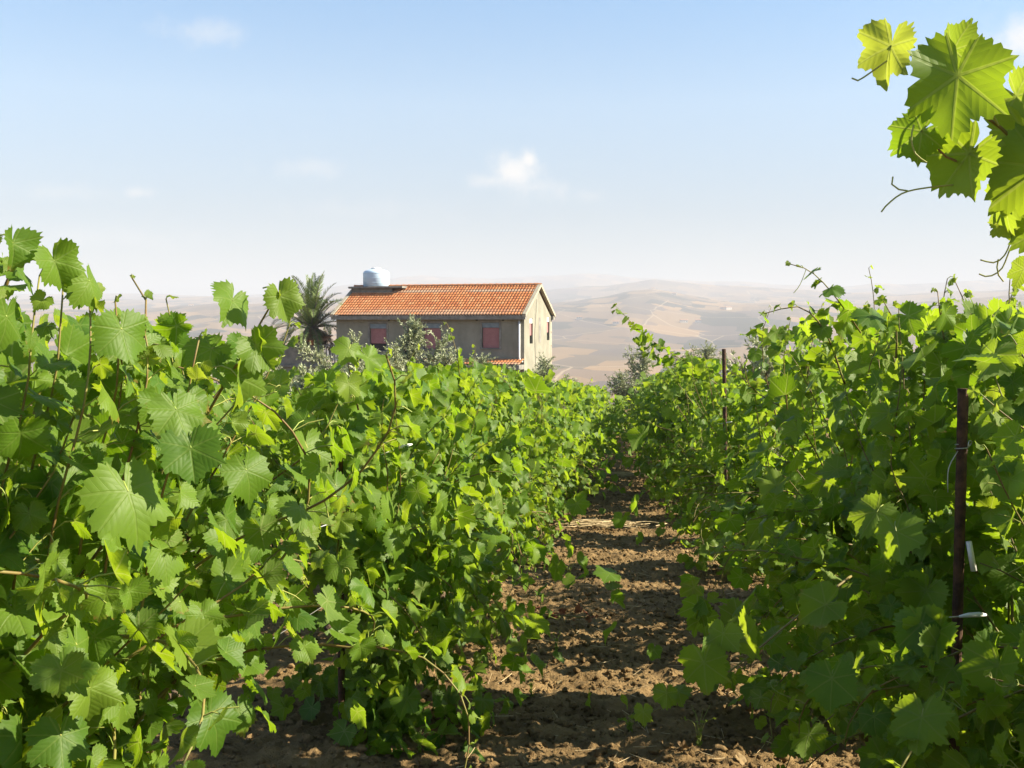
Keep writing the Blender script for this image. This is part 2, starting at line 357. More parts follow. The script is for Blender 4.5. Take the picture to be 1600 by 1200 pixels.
# ------------------------------------------------------------------ far hills
def hills():
    pxs = np.array([-4000, -800, 0, 230, 340, 450, 600, 660, 720, 790, 860, 900, 950, 985, 1020, 1060, 1120, 1200, 1300, 1400, 1500, 1600, 2400, 6000])
    far = np.array([470, 468, 466, 463, 464, 460, 440, 434, 436, 438, 434, 430, 432, 436, 438, 441, 444, 447, 451, 450, 447, 450, 462, 470])
    mid = np.array([480, 476, 473, 470, 466, 469, 456, 455, 456, 455, 452, 451, 449, 445, 440, 443, 449, 452, 458, 462, 458, 454, 468, 480])
    nea = np.array([500, 494, 488, 486, 476, 480, 474, 474, 475, 474, 473, 470, 464, 458, 456, 464, 473, 477, 481, 478, 472, 467, 485, 500])
    az_in = np.linspace(-34, 34, 420); az = R(1) * np.concatenate([np.linspace(-180, -35, 40), az_in, np.linspace(35, 180, 40)])
    d = np.concatenate([np.geomspace(70, 800, 50), np.linspace(830, 10500, 260)])
    A, D = np.meshgrid(az, d)
    px = 800 + F_PX * np.tan(np.clip(A, R(-72), R(72)))
    yb = np.interp(D, [60, 80, 110, 160, 300, 600, 800, 1000, 1500, 2000, 2600, 3200, 4500, 7000, 10500],
                   [640, 640, 660, 666, 652, 622, 604, 590, 562, 542, 520, 503, 492, 484, 480])
    base = CAM_Z - (yb - 505) / F_PX * D
    X, Y = D * np.sin(A), D * np.cos(A)
    h = base
    for crest, dL, w1, w2, sd in ((nea, 3700, 1500, 700, 21), (mid, 5600, 1300, 900, 22), (far, 8600, 1900, 2500, 23)):
        dl = dL + 500 * fbm(px / 260.0, px * 0, 3, sd) * 2
        zc = CAM_Z - (np.interp(px, pxs, crest) + fbm(px / 55.0, px * 0 + 3, 3, sd + 40) * 5 - 505) / F_PX * dl
        w = np.where(D < dl, w1, w2)
        bump = np.exp(-((D - dl) / w) ** 2)
        h = np.maximum(h, base + np.maximum(zc - base, 0) * bump)
    amp = np.interp(D, [70, 400, 1000, 3000, 9000], [0, 4, 12, 20, 45])
    h = h + amp * (fbm(X / 700.0, Y / 700.0, 5, 31)) + amp * 0.3 * fbm(X / 160, Y / 160, 3, 35)
    h = np.where(D < 92, np.minimum(h, zg(X, Y) - 0.6), h)
    na, nd = len(az), len(d)
    i = (np.arange(nd - 1)[:, None] * na + np.arange(na - 1)[None]).ravel()
    q = np.stack([i, i + 1, i + na + 1, i + na], 1)
    t = NT('farmland'); v = t.pos()
    mp = t.n('ShaderNodeMapping'); t.t.links.new(v, mp.inputs[0]); mp.inputs['Scale'].default_value = (1 / 80, 1 / 190, 0); mp.inputs['Rotation'].default_value = (0, 0, 0.5)
    nz = t.n('ShaderNodeTexNoise', Scale=0.8, Detail=2.0); t.t.links.new(mp.outputs[0], nz.inputs['Vector'])
    wp = t.n('ShaderNodeVectorMath', {'operation': 'ADD'}); t.t.links.new(mp.outputs[0], wp.inputs[0]); nzs = t.n('ShaderNodeVectorMath', {'operation': 'SCALE'}, Scale=0.16); t.t.links.new(nz.outputs['Color'], nzs.inputs[0]); t.t.links.new(nzs.outputs[0], wp.inputs[1])
    vo = t.n('ShaderNodeTexVoronoi', {'distance': 'CHEBYCHEV'}, Scale=1.0, Randomness=0.8); t.t.links.new(wp.outputs[0], vo.inputs['Vector'])
    sc = t.n('ShaderNodeSeparateColor'); t.t.links.new(vo.outputs['Color'], sc.inputs[0])
    col = t.ramp(sc.outputs[0], [(0.0, (0.24, 0.17, 0.105)), (0.2, (0.125, 0.105, 0.092)), (0.38, (0.19, 0.14, 0.10)), (0.56, (0.075, 0.075, 0.065)), (0.72, (0.28, 0.19, 0.11)), (0.85, (0.14, 0.115, 0.09))], 'CONSTANT')
    big = t.noise(1 / 900, 4, 0.6, v)
    col = t.mix(t.math('MULTIPLY', t.mrange(big, .5, .68), 0.6), col, (0.16, 0.125, 0.085))
    bush = t.math('MULTIPLY', t.mrange(t.noise(1 / 60, 5, 0.7, v), .60, .68), t.mrange(t.noise(1 / 600, 3, 0.6, v), .48, .6))
    col = t.mix(t.math('MULTIPLY', bush, 0.85), col, (0.045, 0.06, 0.03))
    ve = t.n('ShaderNodeTexVoronoi', {'feature': 'DISTANCE_TO_EDGE'}, Scale=0.42, Randomness=0.9); t.t.links.new(wp.outputs[0], ve.inputs['Vector'])
    col = t.mix(t.math('MULTIPLY', t.mrange(ve.outputs[0], .003, .008, 1, 0), 0.45), col, (0.48, 0.39, 0.27))
    t.principled(col, 0.95, None, 0.1)
    o = link_mesh('hills', fast_mesh('hills', np.stack([X, Y, h], -1).reshape(-1, 3), quads=q), t.m)
    tag(o, kind='structure')
    return (A[0], d, h)
HA, HD, HH = hills()
def hill_z(x, y):
    a, d = math.atan2(x, y), math.hypot(x, y)
    i, j = int(np.searchsorted(HD, d)), int(np.searchsorted(HA, a))
    return float(HH[min(i, len(HD) - 1), min(j, len(HA) - 1)])

# ------------------------------------------------------------------ farmhouse
HOUSE_A = R(17)
M_PLASTER = None
def plaster():
    t = NT('weathered_plaster'); v = t.obj()
    a = t.noise(0.8, 6, 0.65, v); b = t.noise(5, 5, 0.65, v)
    col = t.mix(t.mrange(a, .3, .7), (0.205, 0.202, 0.162), (0.285, 0.277, 0.226))
    col = t.mix(t.math('MULTIPLY', t.mrange(b, .5, .72), 0.35), col, (0.21, 0.195, 0.16))
    st = t.n('ShaderNodeMapping'); t.t.links.new(v, st.inputs[0]); st.inputs['Scale'].default_value = (3, 3, 0.25)
    col = t.mix(t.math('MULTIPLY', t.mrange(t.noise(1.2, 5, 0.6, st.outputs[0]), .52, .75), 0.5), col, (0.20, 0.18, 0.14))
    t.principled(col, 0.92, t.bump(t.noise(40, 4, .6, v), 0.4, 0.01), 0.2)
    return t.m
M_PLASTER = plaster()
M_CONC = mat_noise('grey_concrete', (0.16, 0.155, 0.14), (0.26, 0.25, 0.225), 2.5, 0.9, 0.4, 0.01)
M_TRIM = mat_noise('pale_render_trim', (0.30, 0.27, 0.21), (0.38, 0.345, 0.27), 3, 0.9, 0.3, 0.01)
M_SHUT = mat_noise('pink_shutter', (0.34, 0.15, 0.155), (0.39, 0.18, 0.185), 5, 0.6, 0.05, 0.002)
M_BOX = mat_noise('blue_grey_shutter_box', (0.15, 0.20, 0.24), (0.21, 0.26, 0.30), 4, 0.6, 0.05, 0.002)
M_DARK = mat_noise('dark_interior', (0.02, 0.02, 0.022), (0.035, 0.033, 0.03), 4, 0.6, 0.0, 0.001)
M_PIPE = mat_noise('white_downpipe', (0.55, 0.56, 0.56), (0.66, 0.66, 0.65), 6, 0.5, 0.05, 0.001)
def tile_mat():
    t = NT('terracotta_tile')
    at_ = t.n('ShaderNodeAttribute', {'attribute_name': 'var'})
    sp = t.n('ShaderNodeSeparateColor'); t.t.links.new(at_.outputs['Color'], sp.inputs[0])
    col = t.ramp(sp.outputs[0], [(0, (0.40, 0.135, 0.055)), (.3, (0.50, 0.185, 0.071)), (.8, (0.54, 0.22, 0.088)), (1, (0.56, 0.28, 0.13))])
    col = t.mix(sp.outputs[1], col, (0.42, 0.33, 0.24))
    n = t.noise(7, 5, 0.65, t.obj())
    col = t.mix(t.math('MULTIPLY', t.mrange(n, .5, .7), 0.3), col, (0.30, 0.13, 0.07))
    t.principled(col, 0.85, t.bump(t.noise(30, 3, .6, t.obj()), .3, .01), 0.2)
    return t.m
M_TILE = tile_mat()

def wall_panel(mb, length, z0, z1, holes, thick, M):
    """a wall in the local xz plane (y = 0 outside, y = thick inside) with real openings"""
    xs = sorted({0, length, *[h[0] for h in holes], *[h[1] for h in holes]}); zs = sorted({z0, z1, *[h[2] for h in holes], *[h[3] for h in holes]})
    inside = lambda x, z: any(h[0] < x < h[1] and h[2] < z < h[3] for h in holes)
    v, f = [], []
    def quad(pts):
        f.append(tuple(range(len(v), len(v) + 4))); v.extend(tuple(M @ Vector(p)) for p in pts)
    for xa, xb in zip(xs, xs[1:]):
        for za, zb in zip(zs, zs[1:]):
            if inside((xa + xb) / 2, (za + zb) / 2): continue
            quad([(xa, 0, za), (xb, 0, za), (xb, 0, zb), (xa, 0, zb)])
    for a, b, c, d in holes:
        quad([(a, 0, c), (a, thick, c), (a, thick, d), (a, 0, d)]); quad([(b, thick, c), (b, 0, c), (b, 0, d), (b, thick, d)])
        quad([(a, 0, c), (b, 0, c), (b, thick, c), (a, thick, c)]); quad([(a, thick, d), (b, thick, d), (b, 0, d), (a, 0, d)])
    mb.add(v, f)

def tile_slope(L, Wd, rise, name, parent, M, seed):
    """corrugated tile field: x along the eave, v up the slope"""
    cw, rh = 0.195, 0.31; nc = int(L / cw); slope = math.hypot(Wd, rise); nr = int(slope / rh); rr = np.random.default_rng(seed)
    ppc = 6; xs = np.arange(nc * ppc + 1) / ppc * (L / nc)
    prof = 0.045 * np.abs(np.sin(np.arange(nc * ppc + 1) / ppc * math.pi)) ** 0.8
    V, C, Q = [], [], []; n0 = 0; grime = rr.random(nr) ** 3
    tint = rr.random((nr, nc))
    for r in range(nr):
        lich = np.clip(grime[r] * 0.75 * (vnoise(np.arange(nc) * .18, np.full(nc, r * 3.3), seed) * 1.6), 0, .85)
        for k, (vv, lift) in enumerate(((r * slope / nr, 0.035), ((r + 1) * slope / nr + 0.02, 0.0))):
            y = vv / slope * Wd; z = vv / slope * rise
            V.append(np.stack([xs, np.full_like(xs, y), z + prof + lift], 1))
            ci = np.minimum((np.arange(len(xs)) / ppc).astype(int), nc - 1)
            C.append(np.stack([tint[r][ci], lich[ci], xs * 0, xs * 0 + 1], 1))
        m = len(xs); i = n0 + np.arange(m - 1); Q.append(np.stack([i, i + 1, i + m + 1, i + m], 1)); n0 += 2 * m
        # front lip of the tile course
        lip = V[-2].copy(); lip[:, 2] -= 0.035
        V.append(lip); C.append(C[-2]); i2 = n0 + np.arange(m - 1); j = n0 - 2 * m + np.arange(m - 1)
        Q.append(np.stack([i2, i2 + 1, j + 1, j], 1)); n0 += m
    V = np.concatenate(V); V = np.array([tuple(M @ Vector(p)) for p in V])
    return link_mesh(name, fast_mesh(name, V, quads=np.concatenate(Q), colr=np.concatenate(C), smooth=True), M_TILE, parent)

def house():
    L, D = 12.4, 6.2
    c = at(819, 560, 63.0); gx, gy = c[0], c[1]
    base = -4.5
    root = empty('farmhouse', (gx, gy, 0), -HOUSE_A)      # local: x to the right along the facade (0 at the right corner), y to the back
    tag(root, 'two-storey rendered farmhouse with orange tiled gable roof and pink shutters', 'house')
    I = Matrix.Identity(4)
    eave, ridge = 2.12, 3.88
    fl = Matrix.Translation((-L, 0, 0))
    def fx(px):    # facade x position from a picture column
        u = (px - 800) / F_PX; a = HOUSE_A   # ray (u,1); point = (gx,gy)+x*(cos,-sin)
        x = (u * gy - gx) / (math.cos(a) + u * math.sin(a)); return x
    def gyv(px):
        u = (px - 800) / F_PX; a = HOUSE_A
        return (gx - u * gy) / (u * math.cos(a) - math.sin(a))
    wins = [(fx(578) + L, fx(604) + L, -0.02, 1.68), (fx(662) + L, fx(689) + L, 0.10, 1.70), (fx(753) + L, fx(780) + L, 0.18, 1.74)]
    mb = MB()
    wall_panel(mb, L, base, eave, wins, 0.28, fl)
    side = Matrix(((0, 1, 0, 0), (1, 0, 0, 0), (0, 0, 1, 0), (0, 0, 0, 1)))       # local x of panel -> +y ; thickness -> -x handled below
    sideM = Matrix(((0, -1, 0, 0), (1, 0, 0, 0), (0, 0, 1, 0), (0, 0, 0, 1)))
    swins = [(gyv(827.5), gyv(832.5), 0.45, 2.0), (gyv(854.5), gyv(858.5), 0.60, 2.1)]
    wall_panel(mb, D, base, eave, swins, 0.25, sideM)
    mb.add([(0, 0, eave), (0, D, eave), (0, D / 2, ridge - 0.12)], [(0, 1, 2)])
    mb.add([(-L, 0, eave), (-L, D, eave), (-L, D / 2, ridge - 0.12)], [(0, 2, 1)])
    mb.add([(-L, 0, base), (-L, D, base), (-L, D, eave), (-L, 0, eave)], [(0, 3, 2, 1)])
    mb.add([(-L, D, base), (0, D, base), (0, D, eave), (-L, D, eave)], [(0, 3, 2, 1)])
    wall = mb.build('wall', M_PLASTER, root)
    for k, (a, b, z0, z1) in enumerate(wins):
        a -= L; b -= L
        w = MB().box(a + .01, b - .01, 0.20, 0.24, z0 + .01, z1 - .01).build('window', M_DARK, root)
        bot = z0 + (0.45 if k == 0 else 0.02)
        sh = MB()
        n = int((z1 - .32 - bot) / 0.055)
        for i in range(n):
            zz = bot + i * (z1 - .32 - bot) / n
            sh.box(a + .03, b - .03, 0.10, 0.13, zz + .004, zz + (z1 - .32 - bot) / n, None, 0.004)
        sh.build('shutter', M_SHUT, w)
        MB().box(a + .012, b - .012, 0.03, 0.15, z1 - .31, z1 - .012).build('shutter_box', M_BOX, w)
        MB().box(a - .12, b + .12, -0.06, 0.19, z0 - .07, z0 - .003, None, .01).build('sill', M_CONC, w)
        fr = MB()
        fr.box(a - .13, a - .003, -.025, .02, z0, z1 + .13); fr.box(b + .003, b + .13, -.025, .02, z0, z1 + .13); fr.box(a - .002, b + .002, -.025, .02, z1 + .003, z1 + .13)
        fr.build('frame', M_CONC, w)
    for k, (a, b, z0, z1) in enumerate(swins):
        w = MB().box(-.22, -.18, a + .01, b - .01, z0 + .01, z1 - .01).build('window', M_DARK, root)
        MB().box(-.13, -.10, a + .02, b - .02, z0 + .5, z1 - .32).build('shutter', M_SHUT, w)
        MB().box(-.14, -.03, a + .012, b - .012, z1 - .31, z1 - .012).build('shutter_box', M_PIPE, w)
    MB().box(-.03, .012, gyv(842), gyv(845), .5, 2.05).build('niche', M_CONC, root)
    # roof
    ov, go = 0.42, 0.20
    pit = (ridge - eave) / (D / 2); er = eave - pit * ov + 0.30
    Wd = D / 2 + ov; rise = ridge + 0.22 - er
    roof = tile_slope(L + 2 * go, Wd, rise, 'roof', root, Matrix.Translation((-L - go, -ov, er)), 5)
    back = Matrix.Translation((go, D + ov, er)) @ Matrix.Rotation(math.pi, 4, 'Z')
    tile_slope(L + 2 * go, Wd, rise, 'roof', root, back, 6)
    rd = MB()
    for i in range(30):
        x0 = -L - go + i * (L + 2 * go) / 30; x1 = x0 + (L + 2 * go) / 30 + .03
        a = np.linspace(0, math.pi, 7); pts = []
        for x, rr_ in ((x0, .13), (x1, .105)):
            pts += [(x, D / 2 + rr_ * math.cos(t), ridge + .22 + rr_ * math.sin(t)) for t in a]
        rd.add(pts, [(j, j + 1, j + 8, j + 7) for j in range(6)])
    rdm = rd.build('ridge_tile', M_TILE, roof, True)
    ca = rdm.data.color_attributes.new('var', 'FLOAT_COLOR', 'POINT')
    ca.data.foreach_set('color', np.tile([.25, .25, 0, 1], len(rdm.data.vertices)).astype(np.float32))
    # eaves slab, gutter board and verge trim
    MB().box(-L - go + .02, go - .02, -ov + .04, .0, er - .26, er - .02).box(-L - go + .02, go - .02, D + .0, D + ov - .04, er - .26, er - .02).build('eaves', M_CONC, root)
    for x0, x1 in ((0.003, go + .02), (-L - go - .02, -L - .003)):
        vg = MB()
        for sgn in (0, 1):
            ya, yb = (-ov, D / 2) if sgn == 0 else (D + ov, D / 2)
            for (za, zb) in ((-.11, .08),):
                p = [(x, y, z) for y, zb0 in ((ya, er), (yb, er + rise)) for x in (x0, x1) for z in (zb0 + za, zb0 + zb)]
                vg.add(p, [(0, 1, 3, 2), (4, 6, 7, 5), (0, 4, 5, 1), (2, 3, 7, 6), (1, 5, 7, 3), (0, 2, 6, 4)])
        vg.build('verge', M_TRIM, root)
    # lower terrace canopy with a tiled edge, downpipe, flue
    zt = -0.72; x0t = -11.2
    MB().box(x0t, 0.0, -1.1, -.002, zt - .34, zt - .06, None, .01).build('canopy', M_CONC, root)
    ct = tile_slope(-x0t, 1.15, 0.30, 'canopy_roof', root, Matrix.Translation((x0t, -1.15, zt - .05)), 9)
    MB().tube([(-.28, -.10, eave - .05), (-.28, -.10, -.35), (-.22, -.14, -.55), (-.05, -.16, -.62)], .065, 8).build('downpipe', M_PIPE, root, True)
    fl_ = MB().tube([(-.12, D + .2, -4), (-.12, D + .2, er + .75)], .13, 10)
    for z in (-1.2, .2, 1.1): fl_.tube([(-.12, D + .2, z), (-.12, D + .2, z + .10)], .15, 10)
    fl_.build('flue', M_TRIM, root, True)
    MB().tube([(.06, 2.6, 3.2), (.035, 2.2, 1.0), (.03, 2.45, -1.0)], .012, 5).build('cable', M_DARK, root)
    for px in (608, 655, 745, 786): MB().box(fx(px) - .07, fx(px) + .07, -.012, .02, eave - .28, eave - .19).build('vent_hole', M_DARK, root)
    # tank platform on the roof, left end
    px0, px1 = -L - .15, -L + 2.75 + .9
    MB().box(px0, px1, D / 2 - 1.05, D / 2 + .9, ridge + .07, ridge + .20, None, .02).box(px0 + .15, px1 - .8, D / 2 - .85, D / 2 + .8, eave + 1.05, ridge + .07).build('tank_platform', M_CONC, root)
    # the water tank itself
    loc = root.matrix_basis @ Vector((-L + 1.42, D / 2 - .1, ridge + .20))
    tk = empty('water_tank', loc)
    tag(tk, 'pale blue round plastic water tank with domed lid on the farmhouse roof', 'water tank')
    t = NT('blue_tank_plastic'); t.principled(t.mix(t.noise(2, 4, .6, t.obj()), (0.46, 0.60, 0.75), (0.52, 0.65, 0.78)), .4, None, .4)
    MB().lathe([(.80, 0), (.86, .05), (.86, .88), (.84, .94), (.80, 1.0), (.62, 1.08), (.36, 1.15), (.30, 1.16)], 36).build('body', t.m, tk, True)
    rb = MB()
    for z in (.25, .55, .86):
        a = np.linspace(0, 2 * math.pi, 37); rb.tube(np.stack([.862 * np.cos(a), .862 * np.sin(a), a * 0 + z], 1), .012, 5, False)
    rb.build('rib', t.m, tk, True)
    MB().lathe([(.32, 1.13), (.32, 1.20), (.28, 1.24), (.10, 1.27), (.02, 1.28)], 28).build('lid', M_WHITE_PL, tk, True)
    # outbuilding / terrace beside the house on the left
    ob = empty('terrace_outbuilding', (at(525, 560, 67)[0], 67, 0), -HOUSE_A)
    tag(ob, 'low grey terrace block with parapet and small tiled porch left of the farmhouse', 'outbuilding')
    MB().box(-4.2, -.05, 0, 3.6, -4.6, -1.15).build('wall', M_PLASTER, ob)
    MB().box(-4.35, .0, -.18, 3.7, -1.15, -.98, None, .02).build('slab', M_CONC, ob)
    pp = MB().box(-4.2, -1.1, .0, .14, -.98, .28, None, .01).box(-4.2, -4.06, .142, 3.6, -.98, .28)
    pp.build('parapet', M_CONC, ob)
    rl = MB()
    for x in (-1.0, -.72, -.42, -.12): rl.tube([(x, .07, -.98), (x, .07, .25)], .045, 8)
    rl.box(-1.1, -.02, .02, .12, .25, .34); rl.build('railing', M_CONC, ob)
    for x in (-3.05, -2.35): MB().box(x - .1, x + .1, .5, .7, -.98, .62, None, .01).build('porch_post', M_TRIM, ob)
    tile_slope(2.6, 1.3, .35, 'porch_roof', ob, Matrix.Translation((-3.6, .35, .52)), 15)
    MB().lathe([(.12, .28), (.17, .5), (.19, .62), (.16, .63), (.0, .6)], 14, (-1.75, .07, 0)).build('planter', M_TILE, ob, True)
    return root
house()

# ------------------------------------------------------------------ leaf-making
def leaf_outline(n, lob, seed):
    r_ = np.random.default_rng(seed)
    deg = np.array([0, 13, 26, 39, 52, 66, 78, 91, 104, 122, 142, 156, 167, 175, 180.])
    s1, s2 = 0.85 - .20 * lob, 0.79 - .20 * lob
    rad = np.array([1.0, .90, s1, .84, .95, .82, s2, .76, .80, .74, .68, .60, .50, .22, .06])
    th = np.linspace(-math.pi, math.pi, n, endpoint=False) + math.pi / n
    j = 1 + r_.normal(0, .035, n)
    r = np.interp(np.abs(np.degrees(th)), deg, rad) * j
    if n >= 36:
        amp = np.repeat(r_.uniform(.6, 1.35, n // 3), 3); r *= 1 + amp * np.array([.062, -.012, -.052])[np.arange(n) % 3]
    elif n >= 20:
        r *= np.where(np.arange(n) % 2 == 0, 1.045, 0.955)
    return th, r
def leaf_template(n, rings, lob, seed):
    th, r = leaf_outline(n, lob, seed)
    xs, ys = [0.0], [0.0]
    X, Y = [np.array([0.0])], [np.array([0.0])]
    sm = np.convolve(np.concatenate([r[-1:], r, r[:1]]), [.25, .5, .25], 'valid')
    for k, f in enumerate(rings):
        rr_ = (r if f == 1 else sm) * f
        X.append(rr_ * np.sin(th)); Y.append(rr_ * np.cos(th))
    X, Y = np.concatenate(X), np.concatenate(Y)
    tri = [(0, 1 + (j + 1) % n, 1 + j) for j in range(n)]
    for k in range(len(rings) - 1):
        a, b = 1 + k * n, 1 + (k + 1) * n
        for j in range(n):
            j2 = (j + 1) % n; tri += [(a + j, a + j2, b + j2), (a + j, b + j2, b + j)]
    return X, Y, np.array(tri)
LODS = {0: [leaf_template(87, (.42, .8, 1), l, 100 + k) for k, l in enumerate((.1, .5, .9, .3, .7))],
        1: [leaf_template(30, (.55, 1), l, 200 + k) for k, l in enumerate((.2, .7, .4))],
        2: [leaf_template(13, (1,), l, 300 + k) for k, l in enumerate((.3, .8))]}

class Leaves:
    def __init__(s): s.b = []; s.n = []; s.t = []; s.sz = []; s.age = []
    def add(s, base, nrm, tip, size, age=0.0):
        s.b.append(base); s.n.append(nrm); s.t.append(tip); s.sz.append(size); s.age.append(age)
    def mesh(s, name, lod, g, curl=1.0, stems=()):
        b, n, t = np.array(s.b), norm(np.array(s.n)), np.array(s.t); sz, age = np.array(s.sz), np.array(s.age)
        t = norm(t - n * (t * n).sum(1, keepdims=True)); x = np.cross(t, n)
        curl = curl * (1.25 if lod == 0 else 1.1); tm = LODS[lod]; pick = g.integers(0, len(tm), len(b)); V, T, U, C = [], [], [], []; off = 0
        for k, (X, Y, tri) in enumerate(tm):
            i = np.where(pick == k)[0]
            if not len(i): continue
            m = len(i); P = len(X); r2 = X ** 2 + Y ** 2; th = np.arctan2(X, Y)
            fold = g.normal(.28, .28, (m, 1)) * curl; droop = g.normal(.24, .20, (m, 1)) * curl; cx = g.normal(.22, .18, (m, 1)) * curl
            wa = np.abs(g.normal(.09, .05, (m, 1))) * curl; wk = g.integers(3, 6, (m, 1)); ph = g.random((m, 1)) * 6.28; asy = g.normal(0, .12, (m, 1)) * curl
            Z = fold * np.abs(X)[None] - droop * (Y * np.abs(Y))[None] - cx * (X * X)[None] + wa * r2 * np.sin(wk * th[None] + ph) + asy * (X * Y)[None]
            Z = Z + 0.013 * curl * np.cos(th * 6.92)[None] * r2      # quilting along the main veins
            sx = sz[i][:, None] * g.uniform(.90, 1.08, (m, 1))
            Pn = b[i][:, None] + sx[..., None] * X[None, :, None] * x[i][:, None] + sz[i][:, None, None] * Y[None, :, None] * t[i][:, None] + sz[i][:, None, None] * Z[..., None] * n[i][:, None]
            V.append(Pn.reshape(-1, 3)); T.append((tri[None] + (off + np.arange(m) * P)[:, None, None]).reshape(-1, 3)); off += m * P
            U.append(np.tile(np.stack([.5 + X * .4, .4 + Y * .4], 1), (m, 1)))
            c = np.stack([g.random(m), age[i], g.random(m), np.ones(m)], 1); C.append(np.repeat(c, P, 0))
        T = np.concatenate(T); mi = [np.zeros(len(T), np.int32)]; Q = []
        for k, mb in enumerate(stems):
            if not mb.v: continue
            vv = np.concatenate(mb.v); Q.append(np.array(mb.f, dtype=np.int64) + off); off += len(vv); mi.append(np.full(len(mb.f), k + 1, np.int32))
            V.append(vv); U.append(np.zeros((len(vv), 2))); C.append(np.tile([.5, 0, 0, 1.], (len(vv), 1)))
        return fast_mesh(name, np.concatenate(V), tris=T, quads=np.concatenate(Q) if Q else None, uv=np.concatenate(U), colr=np.concatenate(C), midx=np.concatenate(mi))

UPV = np.array([0, 0, 1.0]); P3 = np.array([*PV, 0]); Q3 = np.array([*QV, 0])
SUNH = norm(np.array([SUN[0], SUN[1], 0]))

def smooth_path(ctrl, step):
    c = np.array(ctrl, float); c = np.concatenate([[2 * c[0] - c[1]], c, [2 * c[-1] - c[-2]]]); out = []
    for i in range(1, len(c) - 2):
        for u in np.linspace(0, 1, 12, endpoint=False):
            out.append(.5 * (2 * c[i] + (c[i + 1] - c[i - 1]) * u + (2 * c[i - 1] - 5 * c[i] + 4 * c[i + 1] - c[i + 2]) * u * u + (3 * c[i] - c[i - 1] - 3 * c[i + 1] + c[i + 2]) * u ** 3))
    out.append(c[-2]); out = np.array(out)
    d = np.concatenate([[0], np.cumsum(np.linalg.norm(np.diff(out, axis=0), axis=1))]); m = max(3, int(d[-1] / step) + 1)
    q = np.linspace(0, d[-1], m); return np.stack([np.interp(q, d, out[:, k]) for k in range(3)], 1)

def coil(start, direction, length, g, turns=1.2):
    """a grape tendril: runs straight, then curls"""
    n = 22; d = norm(np.array(direction, float)); side = norm(np.cross(d, UPV + g.normal(0, .4, 3))); p = np.array(start, float); out = [p.copy()]
    for i in range(n):
        f = i / n; a = turns * 2 * math.pi * max(0, f - .35) ** 1.5 * .42
        d = norm(d * math.cos(a) + np.cross(side, d) * math.sin(a) + side * .02 + g.normal(0, .02, 3)); p = p + d * length / n; out.append(p.copy())
    return np.array(out)

